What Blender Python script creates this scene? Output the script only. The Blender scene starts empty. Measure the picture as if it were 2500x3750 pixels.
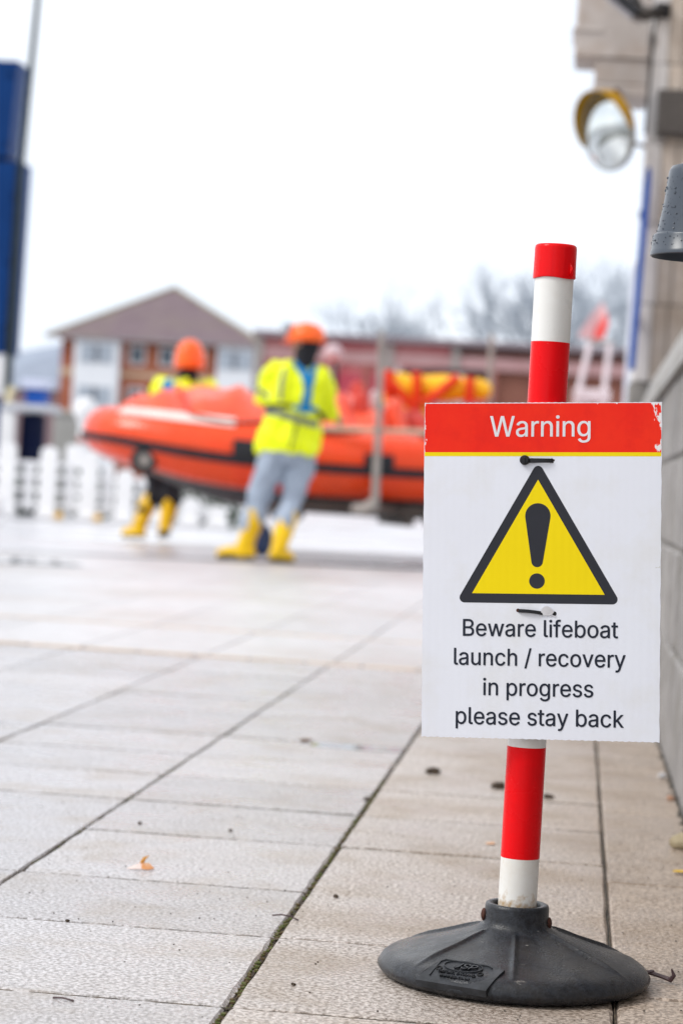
import bpy, bmesh, math, random, json
from math import sin, cos, pi, radians, sqrt, atan2
from mathutils import Vector, Matrix, Euler
from mathutils.bvhtree import BVHTree
from mathutils import noise as mnoise

random.seed(7)
scene = bpy.context.scene
COL = scene.collection

# ------------------------------------------------------------------ camera
cam_data = bpy.data.cameras.new("camera")
cam = bpy.data.objects.new("camera", cam_data)
COL.objects.link(cam)
cam.location = (0, 0, 0.61)
cam.rotation_mode = 'QUATERNION'
cam.rotation_quaternion = (Matrix.Rotation(radians(5.59), 3, 'Z') @ Matrix.Rotation(radians(90 - .646), 3, 'X')
                           @ Matrix.Rotation(radians(3.32), 3, 'Z')).to_quaternion()
cam_data.sensor_fit = 'VERTICAL'
cam_data.sensor_width = 24
cam_data.sensor_height = 36
cam_data.lens = 85
cam_data.clip_start = .1
cam_data.clip_end = 2000
cam_data.dof.use_dof = True
cam_data.dof.focus_distance = 3.0
cam_data.dof.aperture_fstop = 5.0
cam_data.dof.aperture_blades = 9
scene.camera = cam

# ------------------------------------------------------------------ sky, sun, exposure
SUN_EL, SUN_AZ = radians(45), radians(248)
world = bpy.data.worlds.new("World")
scene.world = world
world.use_nodes = True
wn, wl = world.node_tree.nodes, world.node_tree.links
wn.clear()
wo = wn.new('ShaderNodeOutputWorld')
bg = wn.new('ShaderNodeBackground')
sky = wn.new('ShaderNodeTexSky')
sky.sky_type = 'NISHITA'
sky.sun_disc = False
sky.sun_elevation = SUN_EL
sky.sun_rotation = SUN_AZ
tc = wn.new('ShaderNodeTexCoord')
cn = wn.new('ShaderNodeTexNoise')
cn.inputs['Scale'].default_value = 2.2
cn.inputs['Detail'].default_value = 5
ramp = wn.new('ShaderNodeValToRGB')          # overcast cloud layer, brighter and greyer patches
ramp.color_ramp.elements[0].position = .38
ramp.color_ramp.elements[0].color = (.66, .71, .79, 1)
ramp.color_ramp.elements[1].position = .62
ramp.color_ramp.elements[1].color = (1.0, 1.0, 1.0, 1)
mul = wn.new('ShaderNodeVectorMath'); mul.operation = 'SCALE'
mul.inputs['Scale'].default_value = 11.2
mx = wn.new('ShaderNodeMix'); mx.data_type = 'RGBA'
mx.inputs[0].default_value = .93
wl.new(tc.outputs['Generated'], cn.inputs['Vector'])
wl.new(cn.outputs['Fac'], ramp.inputs[0])
wl.new(ramp.outputs[0], mul.inputs[0])
wl.new(sky.outputs[0], mx.inputs[6])
wl.new(mul.outputs[0], mx.inputs[7])
wl.new(mx.outputs[2], bg.inputs[0])
bg.inputs[1].default_value = .1
wl.new(bg.outputs[0], wo.inputs[0])

sun_data = bpy.data.lights.new("sun", 'SUN')
sun_data.energy = 1.45
sun_data.angle = radians(20)
sun_data.color = (1, .97, .92)
sun = bpy.data.objects.new("sun", sun_data)
COL.objects.link(sun)
sd = Vector((sin(SUN_AZ) * cos(SUN_EL), cos(SUN_AZ) * cos(SUN_EL), sin(SUN_EL)))
sun.rotation_euler = sd.to_track_quat('Z', 'Y').to_euler()

vs = scene.view_settings
vs.view_transform = 'Standard'
vs.look = 'None'
vs.exposure = 0.52
vs.gamma = 1
vs.use_curve_mapping = False
scene.render.engine = 'CYCLES'
scene.cycles.max_bounces = 8
scene.cycles.transparent_max_bounces = 8

# ------------------------------------------------------------------ helpers
def tag(o, label=None, cat=None, group=None, kind=None):
    if label: o['label'] = label
    if cat: o['category'] = cat
    if group: o['group'] = group
    if kind: o['kind'] = kind
    return o

def root(name, loc, label=None, cat=None, group=None, kind=None):
    o = bpy.data.objects.new(name, None)
    o.empty_display_size = .1
    o.location = loc
    COL.objects.link(o)
    return tag(o, label, cat, group, kind)

def base_of(o):
    v = Vector((0, 0, 0))
    while o is not None:
        v += o.location
        o = o.parent
    return v

MATS = {}
def mat(name, c1, c2=None, scale=8., rough=.6, spec=.3, metal=0., bump=0., bscale=None, detail=4., rvar=0., dirt=None, dscale=2., damt=.5, coat=0., space='OBJ', contrast=.5, rand=0., lump=0., lscale=20.):
    """procedural Principled material: two-tone noise, optional dirt tone, bump and roughness variation"""
    if name in MATS: return MATS[name]
    m = bpy.data.materials.new(name)
    m.use_nodes = True
    n, l = m.node_tree.nodes, m.node_tree.links
    b = n['Principled BSDF']
    b.inputs['Roughness'].default_value = rough
    b.inputs['Metallic'].default_value = metal
    b.inputs['Specular IOR Level'].default_value = spec
    b.inputs['Coat Weight'].default_value = coat
    b.inputs['Coat Roughness'].default_value = .12
    if space == 'WORLD':
        v = n.new('ShaderNodeNewGeometry').outputs['Position']
    else:
        v = n.new('ShaderNodeTexCoord').outputs['Object']
    def noise(s, d=4., r=.55):
        t = n.new('ShaderNodeTexNoise')
        t.inputs['Scale'].default_value = s
        t.inputs['Detail'].default_value = d
        t.inputs['Roughness'].default_value = r
        l.new(v, t.inputs['Vector'])
        return t.outputs['Fac']
    def ramp2(f, a, bb, p0, p1):
        r = n.new('ShaderNodeValToRGB')
        r.color_ramp.elements[0].position = p0
        r.color_ramp.elements[1].position = p1
        r.color_ramp.elements[0].color = (*a, 1)
        r.color_ramp.elements[1].color = (*bb, 1)
        l.new(f, r.inputs[0])
        return r.outputs[0]
    def mixc(f, a, bb, fac=None):
        x = n.new('ShaderNodeMix'); x.data_type = 'RGBA'
        if f is not None: l.new(f, x.inputs[0])
        else: x.inputs[0].default_value = fac
        l.new(a, x.inputs[6]) if not isinstance(a, tuple) else setattr(x.inputs[6], 'default_value', (*a, 1))
        l.new(bb, x.inputs[7]) if not isinstance(bb, tuple) else setattr(x.inputs[7], 'default_value', (*bb, 1))
        return x.outputs[2]
    c2 = c2 or tuple(q * .85 for q in c1)
    h = .5 - (.03 + .30 * (1 - contrast))
    col = ramp2(noise(scale, detail), c2, c1, h, 1 - h)
    if dirt:
        f = ramp2(noise(dscale, 6., .62), (0, 0, 0), (damt, damt, damt), .48, .68)
        col = mixc(f, col, dirt)
    if rand:
        oi = n.new('ShaderNodeObjectInfo')
        hs = n.new('ShaderNodeHueSaturation')
        mr = n.new('ShaderNodeMapRange')
        mr.inputs['To Min'].default_value = 1 - rand
        mr.inputs['To Max'].default_value = 1 + rand
        l.new(oi.outputs['Random'], mr.inputs['Value'])
        l.new(mr.outputs[0], hs.inputs['Value'])
        l.new(col, hs.inputs['Color'])
        col = hs.outputs[0]
    l.new(col, b.inputs['Base Color'])
    if rvar:
        mr = n.new('ShaderNodeMapRange')
        mr.inputs['From Min'].default_value = .35
        mr.inputs['From Max'].default_value = .65
        mr.inputs['To Min'].default_value = max(.03, rough - rvar)
        mr.inputs['To Max'].default_value = min(1, rough + rvar)
        l.new(noise(dscale * 1.7), mr.inputs['Value'])
        l.new(mr.outputs[0], b.inputs['Roughness'])
    last = None
    if lump:
        bm2 = n.new('ShaderNodeBump')
        bm2.inputs['Strength'].default_value = 1
        bm2.inputs['Distance'].default_value = lump
        l.new(noise(lscale, 2.), bm2.inputs['Height'])
        last = bm2.outputs[0]
        l.new(last, b.inputs['Normal'])
    if bump:
        bm_ = n.new('ShaderNodeBump')
        bm_.inputs['Strength'].default_value = 1
        bm_.inputs['Distance'].default_value = bump
        l.new(noise(bscale or scale * 3, 5.), bm_.inputs['Height'])
        if last: l.new(last, bm_.inputs['Normal'])
        l.new(bm_.outputs[0], b.inputs['Normal'])
    MATS[name] = m
    return m

class B:
    """collects polygons in world (or, with local=True, in the parent's) coordinates; build() links ONE object"""
    def __init__(s): s.v, s.f = [], []
    def add(s, vs_, fs):
        o = len(s.v)
        s.v += [tuple(p) for p in vs_]
        s.f += [tuple(i + o for i in f) for f in fs]
        return s
    def box(s, x0, x1, y0, y1, z0, z1, bev=0.):
        if bev <= 0:
            return s.add([(x, y, z) for x in (x0, x1) for y in (y0, y1) for z in (z0, z1)],
                         [(0, 1, 3, 2), (4, 6, 7, 5), (0, 4, 5, 1), (2, 3, 7, 6), (0, 2, 6, 4), (1, 5, 7, 3)])
        bm = bmesh.new()
        bmesh.ops.create_cube(bm, size=1)
        for p in bm.verts:
            p.co = ((x0 + x1) / 2 + p.co.x * (x1 - x0), (y0 + y1) / 2 + p.co.y * (y1 - y0), (z0 + z1) / 2 + p.co.z * (z1 - z0))
        bmesh.ops.bevel(bm, geom=bm.edges[:], offset=bev, segments=1, affect='EDGES')
        bm.verts.index_update()
        s.add([p.co[:] for p in bm.verts], [[q.index for q in f.verts] for f in bm.faces])
        bm.free()
        return s
    def rings(s, rs, cap=True, closed=True):
        """loft through rings of equal point count"""
        n = len(rs[0]); vs_ = [p for r in rs for p in r]; fs = []
        for i in range(len(rs) - 1):
            for j in range(n if closed else n - 1):
                k = (j + 1) % n
                fs.append((i * n + j, i * n + k, (i + 1) * n + k, (i + 1) * n + j))
        if cap:
            fs.append(tuple(range(n))[::-1]); fs.append(tuple(range((len(rs) - 1) * n, len(rs) * n)))
        return s.add(vs_, fs)
    def lathe(s, prof, c=(0, 0, 0), n=48, cap=True, a0=0., a1=2 * pi):
        full = abs(a1 - a0 - 2 * pi) < 1e-6
        rs = []
        for r, z in prof:
            rs.append([(c[0] + r * cos(a0 + (a1 - a0) * j / (n if full else n - 1)), c[1] + r * sin(a0 + (a1 - a0) * j / (n if full else n - 1)), c[2] + z) for j in range(n)])
        return s.rings(rs, cap, full)
    def tube(s, path, rad, n=12, cap=True, squash=None, dome=False):
        path = [Vector(p) for p in path]
        if not hasattr(rad, '__len__'): rad = [rad] * len(path)
        rad = list(rad)
        if dome:
            t0 = (path[0] - path[1]).normalized(); t1 = (path[-1] - path[-2]).normalized()
            a, bq = path[0].copy(), path[-1].copy(); ra, rb = rad[0], rad[-1]
            pre = [(a + t0 * ra * sin(q), ra * cos(q)) for q in (1.45, 1.1, .7, .35)]
            post = [(bq + t1 * rb * sin(q), rb * cos(q)) for q in (.35, .7, 1.1, 1.45)]
            path = [p for p, _ in pre] + path + [p for p, _ in post]
            rad = [r for _, r in pre] + rad + [r for _, r in post]
        rs = []; up = None
        for i, p in enumerate(path):
            t = (path[min(i + 1, len(path) - 1)] - path[max(i - 1, 0)]).normalized()
            if up is None:
                up = Vector((0, 0, 1)) if abs(t.z) < .9 else Vector((0, 1, 0))
            u = (up - t * up.dot(t))
            if u.length < 1e-4: u = t.orthogonal()
            u.normalize(); up = u
            w = t.cross(u)
            sx, sy = squash if squash else (1, 1)
            rs.append([p + (u * cos(2 * pi * j / n) * sx + w * sin(2 * pi * j / n) * sy) * rad[i] for j in range(n)])
        return s.rings(rs, cap)
    def ball(s, c, r, n=16, rot=None):
        if not hasattr(r, '__len__'): r = (r, r, r)
        c = Vector(c); rs = []
        for i in range(1, n // 2):
            t = pi * i / (n // 2)
            rs.append([(Vector((r[0] * sin(t) * cos(2 * pi * j / n), r[1] * sin(t) * sin(2 * pi * j / n), r[2] * cos(t)))) for j in range(n)])
        if rot is not None: rs = [[rot @ p for p in q] for q in rs]
        return s.rings([[c + p for p in q] for q in rs])
    def disc(s, c, r, n=24, axis='Y'):
        pts = []
        for j in range(n):
            a = 2 * pi * j / n
            pts.append((c[0] + r * cos(a), c[1], c[2] + r * sin(a)) if axis == 'Y' else (c[0] + r * cos(a), c[1] + r * sin(a), c[2]))
        return s.add(pts, [tuple(range(n))])
    def xf(s, M):
        s.v = [tuple(M @ Vector(p)) for p in s.v]
        return s
    def build(s, name, m, parent=None, smooth=False, local=False, origin=None, angle=40):
        me = bpy.data.meshes.new(name)
        if local: off = Vector((0, 0, 0))
        elif parent is not None: off = base_of(parent)
        elif origin is not None: off = Vector(origin)
        else: off = Vector((0, 0, 0))
        me.from_pydata([tuple(Vector(p) - off) for p in s.v], [], s.f)
        bm = bmesh.new(); bm.from_mesh(me)
        bmesh.ops.recalc_face_normals(bm, faces=bm.faces[:])
        bm.to_mesh(me); bm.free()
        if m is not None:
            for q in (m if isinstance(m, (list, tuple)) else [m]): me.materials.append(q)
        if smooth:
            me.polygons.foreach_set('use_smooth', [True] * len(me.polygons))
            try: me.set_sharp_from_angle(angle=radians(angle))
            except Exception: pass
        o = bpy.data.objects.new(name, me)
        COL.objects.link(o)
        if parent is not None: o.parent = parent
        elif origin is not None: o.location = origin
        return o

def remeshed(b, name, m, parent, voxel=.012, smooth_it=3, crease=0., cs=9.):
    """union of the collected closed pieces as one continuous surface"""
    o = b.build(name, m, parent)
    md = o.modifiers.new('r', 'REMESH'); md.mode = 'VOXEL'; md.voxel_size = voxel; md.use_smooth_shade = True
    if smooth_it:
        ms = o.modifiers.new('s', 'SMOOTH'); ms.iterations = smooth_it; ms.factor = .5
    dg = bpy.context.evaluated_depsgraph_get()
    me = bpy.data.meshes.new_from_object(o.evaluated_get(dg), preserve_all_data_layers=False, depsgraph=dg)
    me.name = name
    o.modifiers.clear()
    if crease:      # cloth folds pushed in and out along the surface normals
        off = base_of(parent)
        ns = [v.normal.copy() for v in me.vertices]
        for v, n_ in zip(me.vertices, ns):
            p_ = (v.co + off)
            q = Vector((p_.x * cs, p_.y * cs, p_.z * cs * .55 + p_.x * cs * .5))
            v.co += n_ * crease * (mnoise.noise(q) + .5 * mnoise.noise(q * 2.3) - .35 * abs(mnoise.noise(q * 1.4 + Vector((7, 3, 1)))))
    old = o.data; o.data = me; bpy.data.meshes.remove(old)
    if not me.materials: me.materials.append(m)
    me.polygons.foreach_set('use_smooth', [True] * len(me.polygons))
    return o

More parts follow.
